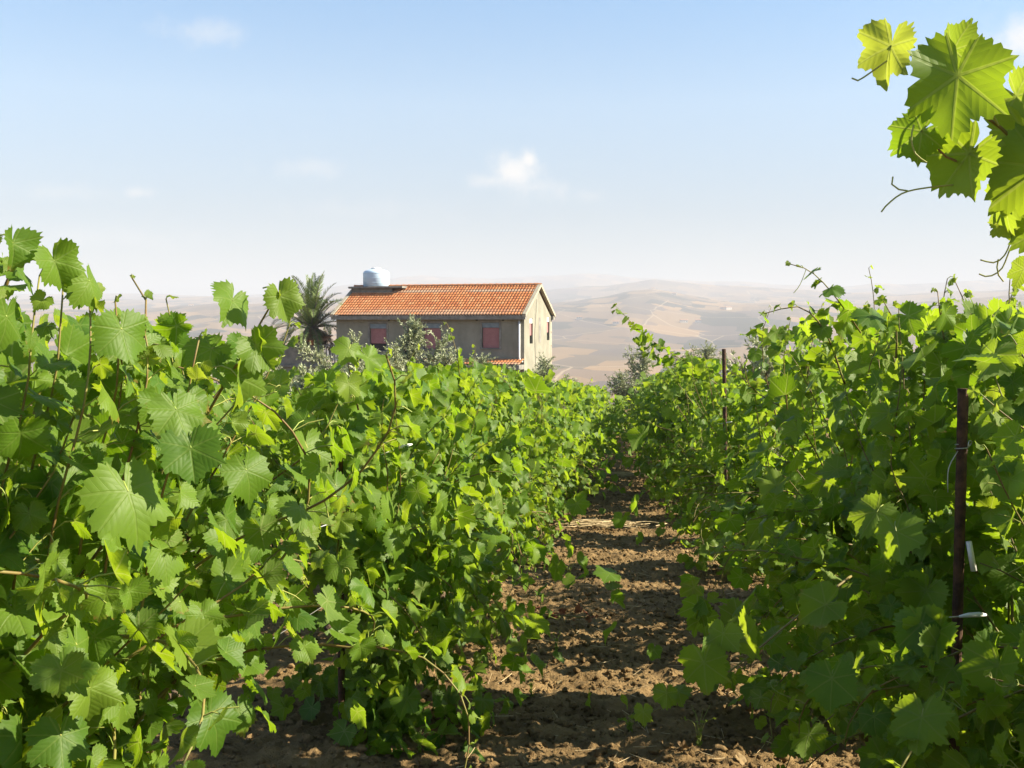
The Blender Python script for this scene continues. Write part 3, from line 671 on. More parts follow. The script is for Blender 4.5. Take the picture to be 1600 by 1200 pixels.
class Vine:
    def __init__(s, s0, l0, seed, length=2.4, height=2.1, lod=0, half=.42, shoots=26, fill=260, low=.25, size=.071, keep=None, lowb=1.0, thr=.42):
        s.s0, s.l0, s.g, s.lod, s.size = s0, l0, np.random.default_rng(seed), lod, size
        s.free = 1.0; s.lowb = lowb; s.thr = thr; s.len, s.h, s.half, s.ns, s.fill, s.low, s.keep = length, height, half, shoots, fill, low, keep
        s.lv, s.cane, s.tend, s.trunk, s.long = Leaves(), MB(), MB(), MB(), []
        s.o = np.array([*sl(s0, l0), 0]); s.o[2] = zg(s.o[0], s.o[1])
    def ok(s, p):
        d = math.hypot(p[0], p[1])
        if d < 1.25: return False
        return s.keep(p) if s.keep else True
    def hole(s, p):      # open holes between the clumps, none in the core
        q = p - s.o; lt = float(q @ Q3)
        return abs(lt) > .14 and q[2] < s.h * .93 and float(vnoise(np.array(float(q @ P3) * 2.9 + 50), np.array(q[2] * 2.9 + (40 if lt > 0 else 0)), int(s.s0 * 7))) < s.thr
    def plan(s, al): return max(.30, 1.22 * math.sqrt(max(0, 1 - (al / (s.len * .56)) ** 2)))
    def leaf(s, p, out, size, age=0.0, force=False):
        if not s.ok(p): return
        g = s.g
        if not force and s.hole(p): return
        n = UPV * g.uniform(.25, .9) + out * g.uniform(.2, 1.0) + SUNH * g.uniform(-.05, .5) + g.normal(0, .62, 3)
        t = out * g.uniform(.1, .8) - UPV * g.uniform(.45, 1.2) + g.normal(0, .4, 3)
        s.lv.add(p, n, t, size, age)
    def nodes(s, pts, size, young=True, dens=1.0, petiole=.075, taper=True):
        g, n = s.g, len(pts)
        tang = norm(np.gradient(pts, axis=0))
        for i in range(1, n):
            f = i / (n - 1)
            if g.random() > dens or (s.lod and s.hole(pts[i])): continue
            lat = float((pts[i] - s.o) @ Q3); sgn = np.sign(lat + g.normal(0, .16)) or 1.0
            out = norm(Q3 * sgn + P3 * g.normal(0, .55) + UPV * g.uniform(-.1, .5))
            sz = size * g.uniform(.62, 1.22) * ((1 - .72 * f ** 3) if taper else 1)
            age = float(np.clip((f - .72) * 2.2 if young else 0, 0, 1)) * .6 + max(0, g.normal(0, .07))
            side = norm(np.cross(tang[i], UPV) * (1 if i % 2 else -1) + out * .8 + UPV * .25)
            pe = petiole * g.uniform(.6, 1.3) * sz / s.size
            q = pts[i] + side * pe
            if s.lod < 2 and s.ok(q): s.tend.tube([pts[i], pts[i] + side * pe * .55 + UPV * .006, q], .0016, 4, False)
            s.leaf(q, out, sz, min(age, 1), s.lod == 0)
            if g.random() < .42:
                o2 = norm(out + g.normal(0, .7, 3)); q2 = pts[i] + o2 * g.uniform(.04, .13) * sz / s.size
                if s.lod < 2 and s.ok(q2): s.tend.tube([pts[i], (pts[i] + q2) / 2 + UPV * .006, q2], .0014, 4, False)
                s.leaf(q2, o2, sz * g.uniform(.45, .85), min(1, age + g.uniform(0, .25)))
            if s.lod == 0 and g.random() < .10 and pts[i][2] - s.o[2] < 1.75 and s.ok(pts[i]):
                s.tend.tube(coil(pts[i], out + UPV * g.uniform(-.2, .8) + g.normal(0, .4, 3), g.uniform(.10, .22), g, g.uniform(.6, 2)), .0011, 4, False)
    def grow(s):
        g = s.g; zc = .78; step = .066
        for k in range(int(s.ns * 1.5)):
            hc = s.h + (g.uniform(.1, .42) if g.random() < .14 and s.lod else g.normal(0, .05))
            a = g.uniform(-.5, .5) * s.len * .86
            p = s.o + P3 * a + Q3 * g.normal(0, .07) + UPV * (zc + g.uniform(-.22, .25)); typ = g.random()
            sg = 1 if g.random() < .5 else -1
            if typ < .48: d = UPV + Q3 * g.normal(0, .30) + P3 * g.normal(0, .22); L = g.uniform(.95, 1.45) * s.h / 2.1 ; grav = .012
            elif typ < .76: d = UPV * .8 + Q3 * sg * g.uniform(.45, .9) + P3 * g.normal(0, .3); L = g.uniform(.9, 1.5); grav = .085
            else: d = UPV * .15 + Q3 * sg * g.uniform(.5, 1) + P3 * g.normal(0, .4); L = g.uniform(.6, 1.1); grav = .12
            d = norm(d); pts = [p.copy()]
            for i in range(int(L / step)):
                hh = p[2] - s.o[2]
                d = d - UPV * grav - UPV * max(0, hh - hc) * (.5 if s.lod else 1.7) + g.normal(0, .07, 3)
                lat = float((p - s.o) @ Q3)
                if abs(lat) > s.half * s.plan(float((p - s.o) @ P3)): d = d - Q3 * np.sign(lat) * .22
                al = float((p - s.o) @ P3)
                if abs(al) > s.len * .5: d = d - P3 * np.sign(al) * .15
                if hh < s.low: d = d + UPV * .3
                d = norm(d); p = p + d * step; pts.append(p.copy())
            pts = np.array(pts)
            if s.keep:
                bad = [i for i, q in enumerate(pts) if not s.keep(q)]
                if bad and bad[0] < 4: continue
                if bad: pts = pts[:bad[0]]
            s.cane.tube(pts, np.linspace(.0055, .002, len(pts)), 5, False)
            s.nodes(pts, s.size)
        for k in range(int(s.fill * 3.6)):
            u = g.random() ** s.lowb; z = s.low + (s.h * .96 - s.low) * u
            wid = s.half * (0.55 + .45 * math.sin(math.pi * min(1, .15 + u * .9)))
            ln = s.len * (.36 + .16 * u)
            al = g.uniform(-1, 1) * ln; lat = g.normal(0, .66 if k % 4 else .2) * wid * s.plan(al)
            p = s.o + P3 * al + Q3 * lat + UPV * z
            out = norm(Q3 * (np.sign(lat) or 1) + P3 * g.normal(0, .6))
            s.leaf(p, out, s.size * g.uniform(.6, 1.25), max(0, g.normal(0, .12)))
        # trunk and cordon arms
        g2 = g; tp = [s.o - UPV * .06]; w = 0
        for i in range(1, 9):
            tp.append(s.o + UPV * (i / 8 * .74) + Q3 * g2.normal(0, .022) + P3 * g2.normal(0, .022))
        s.trunk.tube(smooth_path(tp, .05), np.linspace(.042, .03, len(smooth_path(tp, .05))) * g.uniform(.85, 1.2), 8)
        for sg in (-1, 1):
            c = [tp[-1] - UPV * .02] + [s.o + UPV * (.76 + g.normal(0, .025)) + P3 * sg * f * s.len * .45 + Q3 * g.normal(0, .03) for f in (.2, .5, .8, 1)]
            q = smooth_path(c, .06); s.trunk.tube(q, np.linspace(.026, .012, len(q)), 7)
        return s
    def shoot(s, ctrl, size=None, dens=1.0, r=.005, petiole=.07, taper=True):
        pts = smooth_path(ctrl, .062)
        s.long.append((pts, np.linspace(r, .0018, len(pts)))); s.nodes(pts, size or s.size, True, dens, petiole, taper)
        return pts
    def hero(s, px, py, Y, w, ang, yaw=0, pitch=0, age=0.0, flip=False):
        """one posed leaf: junction of the stalk at a point, width in picture units, tip direction (degrees, 0 down, 90 right), blade turned by yaw and pitch"""
        p = at(px, py, Y); n = -norm(p - np.array([0, 0, CAM_Z])); rt = norm(np.cross(n, UPV)) * -1; up = np.cross(rt, n) * -1
        rt = norm(np.cross(UPV, n)); up = np.cross(n, rt)
        yaw, pitch = yaw + s.g.normal(0, 13 * s.free), pitch + s.g.normal(0, 11 * s.free)
        nn = n * math.cos(R(yaw)) * math.cos(R(pitch)) + rt * math.sin(R(yaw)) + up * math.sin(R(pitch))
        a = R(ang); t = -up * math.cos(a) + rt * math.sin(a)
        if flip: nn = -nn
        k = w / F_PX * Y / 1.62
        if s.free > .5: s.tend.tube(smooth_path([p, p - t * k * .35 - nn * k * .2, p - t * k * .6 - nn * k * .8 - UPV * k * .3], .02), .0017, 5, False)
        s.lv.add(p, nn, t, w / F_PX * Y / 1.62, age)
        return p
    def build(s, label, group='grapevines along the trellis rows', root_name='grapevine'):
        root = empty(root_name, s.o); tag(root, label, 'grapevine', group)
        fo = link_mesh('foliage', s.lv.mesh('foliage', s.lod, s.g, 1.0, (s.cane, s.tend)), M_LEAF, root, True)
        fo.data.materials.append(M_CANE); fo.data.materials.append(M_GREEN_CANE)
        for pts, r in s.long: MB().tube(pts, r, 7).build('shoot', M_CANE, root, True, True)
        if s.trunk.v: s.trunk.build('trunk', M_BARK, root, True, True)
        return root

# ------------------------------------------------------------------ left row, beside the path
LL, RL = -1.42, 1.37
def stalk(v, a, b, r=.002):
    m = (a + b) / 2 + UPV * .012; v.tend.tube(smooth_path([a, m, b], .02), r, 5, False)

def low_gap(p):          # bare soil shows under the leaves between the first two vines
    s_ = float(np.dot(p[:2], PV)); l_ = float(np.dot(p[:2], QV)); return not (3.1 < s_ < 5.6 and p[2] - zg_s(s_) < .86 and (s_ < 4.75 or l_ < -1.45)) and not (3.5 < s_ < 4.75 and l_ > LL + .10 and p[2] - zg_s(s_) < 1.6)
v = Vine(2.26, LL, 11, 2.1, 1.99, 0, .42, 34, 420, .30, .070, low_gap).grow()
# long shoot that rises out of the top of this vine
pts = v.shoot([at(300, 690, 2.35), at(345, 610, 2.25), at(385, 545, 2.2), at(415, 490, 2.2), at(432, 462, 2.2)], .055, .55, .004)
for h in ((363, 470, 2.2, 82, -40, 25, 25, .1), (437, 462, 2.2, 70, 20, 30, 10, .35), (400, 540, 2.18, 78, 35, 25, 5, .15), (372, 590, 2.16, 95, 25, 25, 10, .2),
          (330, 545, 2.22, 75, -50, 20, 35, .05), (190, 515, 1.98, 92, 5, 25, 12, 0), (275, 640, 1.95, 92, 10, 25, 15, 0), (298, 700, 1.93, 102, 5, 20, 18, 0),
          (200, 768, 1.88, 140, 10, 25, 15, 0), (385, 735, 2.45, 82, 15, 35, 10, 0), (480, 700, 3.0, 80, 0, 35, 15, .05), (525, 760, 3.1, 72, 10, 30, 5, .1),
          (120, 1008, 1.9, 98, 0, 30, 15, .1), (140, 1075, 1.85, 90, 12, 30, 0, .2), (95, 1150, 1.85, 96, 0, 25, 12, .05), (285, 1010, 2.0, 98, 15, 20, 35, .25),
          (330, 1120, 2.05, 95, 30, 30, 20, .05), (20, 380, 1.95, 70, 0, 30, 10, .1), (85, 408, 2.0, 80, 20, 35, 15, .05), (10, 495, 1.9, 95, 0, 40, 0, .15), (140, 440, 2.05, 75, 20, 30, 20, .1)):
    v.hero(*h)
v.shoot([at(222, 560, 2.3), at(228, 500, 2.35), at(226, 460, 2.4), at(205, 432, 2.42)], .026, .9, .003, .03)
for c in ([(40, 620, 2.0), (50, 520, 2.02), (62, 430, 2.05)], [(130, 640, 2.0), (142, 530, 2.05), (138, 455, 2.1)], [(-10, 560, 2.0), (-5, 450, 2.0), (-12, 375, 2.05)], [(85, 600, 2.1), (95, 500, 2.1), (100, 425, 2.15)], [(220, 650, 2.1), (232, 560, 2.1), (222, 500, 2.12)],
          [(180, 620, 2.1), (185, 540, 2.1), (180, 470, 2.15)], [(285, 660, 2.1), (300, 580, 2.1), (312, 525, 2.1)]):
    q0 = np.array(at(*c[0])); v.shoot([q0 - Q3 * .10 - UPV * .42, q0 - Q3 * .06 - UPV * .2] + [at(*q_) for q_ in c], .064, 1, .0034)
v.shoot([at(0, 470, 2.1), at(20, 420, 2.1), at(40, 390, 2.12)], .06, .8)
v.build('large-leaved vine filling the left edge, a tall shoot rising off its right side')

LEFT = [(5.72, 1.8, 2.06, 'vine right of the low bare gap beside the large-leaved vine at the left edge'),
        (7.85, 2.2, 2.14, 'vine just beyond the short rusty post stub, left of the path'),
        (10.05, 2.0, 2.30, 'left row vine whose thin shoot rises in front of the middle shuttered window'),
        (13.0, 2.2, 2.36, 'vine just beyond the dark recess in the row left of the path'),
        (15.4, 2.3, 2.36, 'vine in the left row beside the pale straw heap on the path')]
def stub(p):             # the top of the rusty stub stays free of leaves
    return low_gap(p) and not (abs(p[0] / p[1] + 270 / F_PX) < .008 and p[1] < 5.6 and .94 < p[2] < 1.10)
for k, (s0, ln, h, lab) in enumerate(LEFT):
    lod = 0 if s0 < 6 else 1
    v = Vine(s0, LL, 40 + k, ln, h, lod, .70 if k == 0 else .54, 26, 460 if k == 0 else 290, .06, .080, stub if k == 0 else None, 1.35 if k == 0 else 1.0).grow()
    if k == 0:
        v.shoot([at(560, 640, 4.9), at(548, 590, 4.8), at(540, 545, 4.8)], .07, 1.0)
        for hh in ((545, 545, 4.6, 48, -30, 30, 20, .1), (575, 560, 4.6, 55, 30, 30, 20, 0), (545, 600, 4.5, 50, 0, 30, 10, .3)): v.hero(*hh)
    if k == 2:
        v.shoot([at(720, 610, 8.6), at(715, 560, 8.5), at(706, 525, 8.5), at(698, 505, 8.5)], .06, .9)
    v.build(lab)

# ------------------------------------------------------------------ right row
POST = at(1505, 610, 3.55)
def clear_post(p):      # the near post stands free on the path side of the vine
    u = np.array([p[0] / p[1], 0]); 
    return not (abs(p[0] / p[1] - POST[0] / POST[1]) < .016 and p[1] < POST[1] + .08 and p[2] > .80 and p[2] < POST[2] + .02)
v = Vine(2.9, RL + .08, 21, 2.3, 2.02, 0, .58, 34, 430, .06, .080, clear_post, 1.6, .47).grow()
# the long shoot that hangs over the path, close to the camera (upper right of the picture)
c0 = [at(1720, 560, 1.75), at(1690, 420, 1.68), at(1640, 290, 1.62), at(1575, 210, 1.6), at(1510, 160, 1.58), at(1440, 100, 1.57), at(1405, 70, 1.57)]
q = smooth_path(c0, .05); v.long.append((q, np.linspace(.0052, .0016, len(q))))
c1 = [at(1660, 330, 1.62), at(1590, 290, 1.6), at(1520, 262, 1.58), at(1465, 238, 1.56), at(1448, 215, 1.56)]
q = smooth_path(c1, .04); v.long.append((q, np.linspace(.0032, .0014, len(q))))
v.free = .4
for h in ((1392, 72, 1.57, 105, -12, -30, 12, .75), (1496, 118, 1.53, 168, -6, 14, 12, .1), (1490, 78, 1.6, 78, 150, -30, 0, .35), (1440, 205, 1.55, 88, -55, 4, 10, .1),
          (1515, 240, 1.56, 128, -40, -5, 12, .1), (1600, 205, 1.58, 120, 10, -40, 10, .55), (1625, 262, 1.54, 152, -50, 10, 8, .2), (1588, 150, 1.63, 90, 40, -30, 20, .5),
          (1640, 190, 1.62, 130, 40, -30, 10, .5), (1570, 305, 1.6, 95, 5, -30, 0, .35), (1600, 420, 1.72, 55, -20, -30, 10, .3), (1572, 350, 1.7, 45, 10, -35, 0, .5), (1600, 335, 1.7, 60, 0, -40, 10, .5), (1650, 350, 1.66, 120, 0, -30, 10, .3)):
    v.hero(*h)
for a, b in (((1470, 240, 1.57), (1440, 205, 1.55)), ((1540, 272, 1.585), (1515, 240, 1.56)), ((1560, 196, 1.59), (1500, 118, 1.53)), ((1430, 92, 1.57), (1392, 72, 1.57)), ((1640, 300, 1.62), (1625, 262, 1.54))):
    stalk(v, at(*a), at(*b), .0017)
for pl in ([(1530, 285, 1.58), (1450, 293, 1.57), (1410, 302, 1.57), (1384, 322, 1.57), (1377, 331, 1.57)], [(1418, 298, 1.57), (1402, 295, 1.57), (1391, 284, 1.57), (1395, 276, 1.57)],
           [(1428, 195, 1.54), (1424, 215, 1.54), (1430, 240, 1.54), (1448, 254, 1.54)], [(1386, 95, 1.56), (1362, 112, 1.56), (1340, 126, 1.56), (1331, 122, 1.56)],
           [(1585, 360, 1.7), (1572, 395, 1.7), (1555, 410, 1.7), (1532, 406, 1.7)], [(1578, 390, 1.7), (1565, 420, 1.7), (1545, 432, 1.7), (1530, 428, 1.7)], [(1560, 405, 1.7), (1558, 425, 1.7), (1568, 440, 1.7)]):
    v.tend.tube(smooth_path([at(*p) for p in pl], .01), .0013, 5, False)
v.free = 1.0
# low shoot reaching out over the soil
c2 = [at(1330, 900, 3.5), at(1250, 960, 3.35), at(1165, 1030, 3.25), at(1100, 1075, 3.2), at(1045, 1098, 3.15), at(1005, 1122, 3.12)]
q = smooth_path(c2, .05); v.long.append((q, np.linspace(.0045, .0016, len(q))))
for h in ((1100, 1035, 3.15, 82, 5, -25, 10, .1), (1130, 990, 3.2, 60, -10, -30, 30, .3), (1165, 1000, 3.25, 70, 40, -35, 35, .2), (1042, 1082, 3.12, 44, -5, -30, 0, .4), (1005, 1112, 3.1, 38, 0, -30, 0, .5), (1060, 1080, 3.13, 36, 60, -20, 20, .4),
          (1290, 945, 3.1, 80, -60, -15, 45, .1), (1400, 830, 3.0, 90, 20, -25, 15, .05), (1440, 975, 2.9, 88, 10, -20, 20, .1), (1540, 670, 3.6, 70, 10, -35, 0, .4), (1590, 740, 3.3, 100, 0, -35, 5, .35), (1370, 800, 3.2, 80, -30, -30, 25, .1),
          (1300, 1060, 2.9, 84, 0, -15, 10, 0), (1440, 1120, 2.6, 98, 0, -15, 20, 0), (1560, 1040, 2.7, 95, -10, -20, 10, 0)):
    v.hero(*h)
v.build('large shaded vine in the right foreground, its long leafy shoot hanging into the sky above')

RIGHT = [(4.45, 1.5, 2.25, 'vine directly behind the near rusty post, topped by a thin pale shoot against the sky'),
         (6.05, 1.25, 2.42, 'narrow vine second beyond the near rusty post, between two lit bands of soil'),
         (8.3, 2.2, 2.55, 'broad tall vine at the left end of the tall right-hand leaf mass'),
         (11.9, 1.7, 2.18, 'vine before the far rusty post with one long shoot leaning left over the path'),
         (14.7, 1.7, 2.35, 'vine in the right row at the foot of the far rusty post'),
         (17.3, 1.8, 2.42, 'vine in the right row next beyond the far rusty post')]
for k, (s0, ln, h, lab) in enumerate(RIGHT):
    lod = 0 if s0 < 6 else 1
    def between(p, s0=s0, ln=ln, k=k):
        s_ = float(np.dot(p[:2], PV)); return (k < 1 or abs(s_ - s0) < ln * .5 + .22 * max(0, p[2] - zg_s(s_) - .4)) and clear_post(p)
    v = Vine(s0, RL, 60 + k, ln, h, lod, .66 if k == 0 else .54, 26, 400 if k == 0 else 250, .05 if k == 0 else .14, .083, between, 1.5, .47).grow()
    if k == 0:
        v.shoot([at(1345, 520, 4.5), at(1310, 470, 4.4), at(1280, 435, 4.35), at(1255, 418, 4.3), at(1232, 412, 4.3)], .062, 1, .0035, .05)
        v.tend.tube(smooth_path([at(1260, 420, 4.3), at(1250, 445, 4.3), at(1240, 458, 4.3)], .02), .0015, 4, False)
        v.shoot([at(1480, 560, 4.3), at(1470, 500, 4.2), at(1465, 455, 4.2)], .075, 1)
        v.shoot([at(1400, 560, 4.3), at(1400, 510, 4.3), at(1380, 470, 4.3)], .075, 1)
        v.shoot([at(1580, 560, 4.0), at(1570, 520, 4.0), at(1560, 485, 4.0)], .075, 1)
        v.shoot([at(1320, 600, 4.5), at(1290, 520, 4.4), at(1250, 480, 4.3), at(1195, 490, 4.3)], .055, 1)
    if k == 2:
        for c in ([(1215, 660, 7.0), (1195, 580, 6.95), (1192, 520, 6.9), (1205, 480, 6.9)], [(1230, 640, 7.0), (1225, 560, 6.9), (1235, 500, 6.8)], [(1260, 600, 7.0), (1270, 530, 7.0), (1285, 475, 7.0)], [(1190, 700, 7.1), (1180, 620, 7.0), (1175, 560, 7.0)]):
            v.shoot([at(*q_) for q_ in c], .085, 1)
    if k == 3:
        v.shoot([at(1120, 600, 12.4), at(1070, 565, 12.2), at(1030, 540, 12.1), at(998, 515, 12.0), at(966, 482, 12.0)], .085, 1, .006, .07, False)
        v.shoot([at(1110, 610, 12.4), at(1060, 575, 12.2), at(1020, 555, 12.1), at(1000, 530, 12.0)], .085, 1, .006, .07, False)
        for c in ([(1105, 650, 12.0), (1085, 600, 11.9), (1080, 560, 11.9), (1068, 545, 11.9)], [(1115, 640, 12.1), (1108, 590, 12.0), (1100, 555, 12.0)], [(1075, 660, 12.0), (1050, 620, 11.9), (1035, 590, 11.9)],
                  [(1120, 680, 11.7), (1095, 640, 11.6), (1075, 600, 11.6)], [(1165, 640, 11.8), (1160, 590, 11.8), (1158, 560, 11.8)]):
            v.shoot([at(*q_) for q_ in c], .085, 1)
        v.shoot([at(1090, 640, 12.3), at(1060, 600, 12.2), at(1040, 570, 12.1)], .075, 1, .006)
    v.build(lab)

# ------------------------------------------------------------------ farther vines: a few kinds, copied
FAR = []
for k in range(5):
    v = Vine(18 + k, 0, 90 + k, 2.7, 2.12 + .05 * (k % 3), 2, .66, 22, 330, .12, .090).grow()
    FAR.append((v, v.build('x')))
used = [False] * 5
def far_vine(i, s0, l0, label, sc=1.0):
    v, src = FAR[i]
    if not used[i]: o = src; used[i] = True
    else:
        o = src.copy(); COL.objects.link(o)
        for ch in src.children:
            c = ch.copy(); COL.objects.link(c); c.parent = o; c.matrix_parent_inverse = ch.matrix_parent_inverse.copy()
    p = sl(s0, l0); o.location = (p[0], p[1], float(zg(*p))); o.scale = (sc, sc, sc)
    o['label'] = label; return o
ordn = ['first', 'second', 'third', 'fourth', 'fifth', 'sixth', 'seventh', 'eighth', 'ninth', 'tenth', 'eleventh', 'twelfth', 'thirteenth']
for k, s0 in enumerate((17.9, 20.5, 23.0, 25.7, 28.4, 31.1, 33.8, 36.5, 39.2, 41.9, 44.6, 47.3)):
    far_vine(k % 5, s0, LL + .05, 'far vine left of the path, %s beyond the pale straw heap' % ordn[k], 1.08)
for k, s0 in enumerate((19.9, 22.3, 24.7, 27.1, 29.5, 32.2, 35.0, 37.8, 40.6, 43.4, 46.2)):
    far_vine((k + 2) % 5, s0, RL - .02, 'far vine right of the path, %s beyond the one with the leaning shoot' % ordn[k + 1], 1.28)
for i, s0, l0, lab in ((1, 48.6, -.35, 'low vine closing the far end of the path on its left side'), (3, 49.8, .75, 'low vine closing the far end of the path on its right side')):
    far_vine(i, s0, l0, lab, .85)
for k, s0 in enumerate((7.8, 10.4, 13.0, 15.6, 18.2, 20.8, 23.4)):
    far_vine((k + 1) % 5, s0, -4.5, 'vine in the second row left of the path, %s along that row' % ordn[k], .98)
for k, s0 in enumerate((12.0, 14.7, 17.4, 20.1, 22.8, 25.5)):
    far_vine((k + 2) % 5, s0, -7.6, 'vine in the third row left of the path, %s along that row' % ordn[k], .95)
for k, s0 in enumerate((6.0, 9.4)):
    far_vine((k + 3) % 5, s0, 4.5, 'vine in the second row right of the path, %s along that row' % ordn[k], .92)

# ------------------------------------------------------------------ olive trees
def olive(px, Y, half_w, ytop, label, seed, sparse=1.0, l=None):
    g = np.random.default_rng(seed)
    b = at(px, 505, Y); x, y = b[0], b[1]; z0 = float(zg(x, y)); ztop = at(px, ytop, Y)[2]; H = ztop - z0
    root = empty('olive_tree', (x, y, z0)); tag(root, label, 'olive tree', 'olive trees between the vines and the farmhouse')
    tr = MB(); tw = MB(); fork = H * .14
    tr.tube(smooth_path([(0, 0, -.2), (.05, .02, fork * .5), (0, .05, fork)], .12), np.linspace(.13, .09, len(smooth_path([(0, 0, -.2), (.05, .02, fork * .5), (0, .05, fork)], .12))) * H / 4, 8)
    B, T, N, L, C = [], [], [], [], []
    nl = int(9 + half_w * 3)
    for k in range(nl):
        a = 2 * math.pi * k / nl + g.normal(0, .3); rr_ = half_w * g.uniform(.35, .98); hz = H * g.uniform(.50, .95) - (rr_ / half_w) ** 2 * H * .08
        if k < 3: rr_ *= .25; hz = H * g.uniform(.86, .95)
        end = np.array([rr_ * math.cos(a), rr_ * math.sin(a), hz])
        q = smooth_path([(0, .03, fork), end * [.35, .35, 0] + [0, 0, fork + (hz - fork) * .45], end], .15)
        tr.tube(q, np.linspace(.055, .012, len(q)) * H / 4, 6, False)
        for j in range(int(80 * sparse)):
            p = q[g.integers(len(q) // 3, len(q))]; d = norm(g.normal(0, 1, 3) + np.array([0, 0, .7]) + norm(end * [1, 1, 0] + 1e-6) * .4); ln = g.uniform(.25, .7)
            p2 = p + d * ln + np.array([0, 0, -.1 * ln]); tw.tube([p, (p + p2) / 2 + g.normal(0, .02, 3), p2], [.006, .004, .002], 4, False)
            m = int(32 * g.uniform(.7, 1.3)); f = g.random(m) * .95 + .08
            bb = p + (p2 - p) * f[:, None]; tt = norm(d + g.normal(0, .75, (m, 3)))
            B.append(bb); T.append(tt); L.append(g.uniform(.07, .12, m)); C.append(np.clip(g.normal(.45, .28, m), 0, 1))
    B, T, L, C = np.concatenate(B), np.concatenate(T), np.concatenate(L), np.concatenate(C)
    S_ = norm(np.cross(T, g.normal(0, 1, T.shape))); m = len(B); w = L[:, None] * .17
    V = np.stack([B, B + T * L[:, None] * .45 + S_ * w, B + T * L[:, None], B + T * L[:, None] * .45 - S_ * w], 1).reshape(-1, 3)
    Q = np.arange(m * 4).reshape(-1, 4); col = np.repeat(np.stack([C, C * 0, C * 0, C * 0 + 1], 1), 4, 0)
    link_mesh('crown', fast_mesh('crown', V, quads=Q, colr=col, smooth=False), M_OLIVE, root)
    tr.build('trunk', M_OLIVE_BARK, root, True); tw.build('twig', M_OLIVE_BARK, root)
    return root
olive(618, 38, 3.8, 500, 'large silver-green olive tree before the farmhouse wall, between its left and middle windows', 301, 1.6)
olive(740, 44, 1.8, 552, 'olive bush rising below the right-hand shuttered window', 302)
olive(545, 19, 1.2, 582, 'young silver olive tree just behind the left vine row, below the left shutter', 303, 1.1)
olive(470, 30, 1.4, 590, 'silver olive between the palm and the next row of vines', 304)
olive(775, 19.5, 1.2, 605, 'dark olive seen through the gap in the left vine row', 305)
olive(1000, 52, 1.5, 540, 'sparse grey olive tree at the far end of the soil path', 306, .8)
olive(1098, 56, 1.9, 538, 'olive top showing above the vine with the leaning shoot', 307)
olive(1190, 21, 1.2, 530, 'grey olive in the notch between the far post and the tall right-hand vines', 308)
olive(1590, 9.5, 1.0, 560, 'olive glimpsed at the right edge behind the near rusty post', 309)
olive(395, 48, 2.1, 540, 'dark rounded olive in front of the grey terrace block', 310, 1.2)
olive(845, 50, 1.8, 560, 'olive bush at the foot of the sunlit gable wall', 311)
olive(300, 44, 2.0, 556, 'olive tree behind the tall shoot of the big left vine', 312)

# ------------------------------------------------------------------ palm
def palm():
    g = np.random.default_rng(77)
    c = at(487, 512, 69); z0 = float(zg(c[0], c[1])); H = c[2] - z0
    root = empty('palm_tree', (c[0], c[1], z0)); tag(root, 'feathery date palm with brown dry skirt beside the left end of the farmhouse', 'palm tree')
    tr = MB(); zz = np.linspace(0, H, 40); tr.tube(np.stack([zz * 0, zz * 0, zz], 1), .32 + .035 * (np.arange(40) % 2) + .12 * np.clip((zz - H + 1) / 1, 0, 1), 14)
    tr.build('trunk', mat_noise('palm_trunk', (0.10, 0.07, 0.045), (0.20, 0.15, 0.09), 6, .95, 1, .03), root, True)
    def frond(az, el, ln, dry, drp):
        d = np.array([math.cos(az) * math.cos(el), math.sin(az) * math.cos(el), math.sin(el)]); p = np.array([d[0] * .15, d[1] * .15, H]); pts = [p.copy()]
        n = 26
        for i in range(n): d = norm(d - UPV * drp * (i / n) * .12); p = p + d * ln / n; pts.append(p.copy())
        pts = np.array(pts); t = norm(np.gradient(pts, axis=0)); s_ = norm(np.cross(t, UPV + g.normal(0, .05, 3))); u_ = np.cross(s_, t); V, C = [], []
        for i in range(3, len(pts)):
            for k in range(3):
                f = (i - 3 + k / 3) / (n - 3); b = pts[i] - t[i] * ln / n * (k / 3); ll = .62 * math.sin(math.pi * (.12 + .8 * min(1, f))) * g.uniform(.8, 1.1)
                for sg in (-1, 1):
                    dd = norm(s_[i] * sg * .75 + t[i] * .75 + u_[i] * .35 + g.normal(0, .08, 3) - UPV * .15); e = b + dd * ll; w = np.cross(dd, u_[i]); w = norm(w) * .017
                    V += [b - w, b + w * .6 + dd * ll * .5 + w, e, b + dd * ll * .5 - w]; C += [[float(np.clip(g.normal(.4, .25), 0, 1)), 0, 0, 1]] * 4
        return pts, V, C
    G = {'frond': ([], [], MB()), 'dry_frond': ([], [], MB())}
    for k in range(46):
        el = R(86 - 92 * (k / 46) ** 1.0 + g.normal(0, 5)); pts, V, C = frond(k * 2.39996, el, g.uniform(3.1, 3.9), False, .7 + 1.0 * k / 58)
        G['frond'][0].extend(V); G['frond'][1].extend(C); G['frond'][2].tube(pts, np.linspace(.035, .008, len(pts)), 4, False)
    for k in range(26):
        el = R(-15 - 55 * g.random()); pts, V, C = frond(k * 2.39996 + 1, el, g.uniform(1.3, 2.3), True, 2.2)
        G['dry_frond'][0].extend(V); G['dry_frond'][1].extend(C); G['dry_frond'][2].tube(pts, np.linspace(.03, .008, len(pts)), 4, False)
    for nm, mt, part in (('frond', M_PALM, 'crown'), ('dry_frond', M_PALM_DRY, 'dry_skirt')):
        V, C, st = G[nm]
        o = link_mesh(part, fast_mesh(part, np.array(V), quads=np.arange(len(V)).reshape(-1, 4), colr=np.array(C), smooth=False), mt, root)
        st.build('frond_stalk', M_OLIVE_BARK if part == 'crown' else M_STRAW, o)
palm()

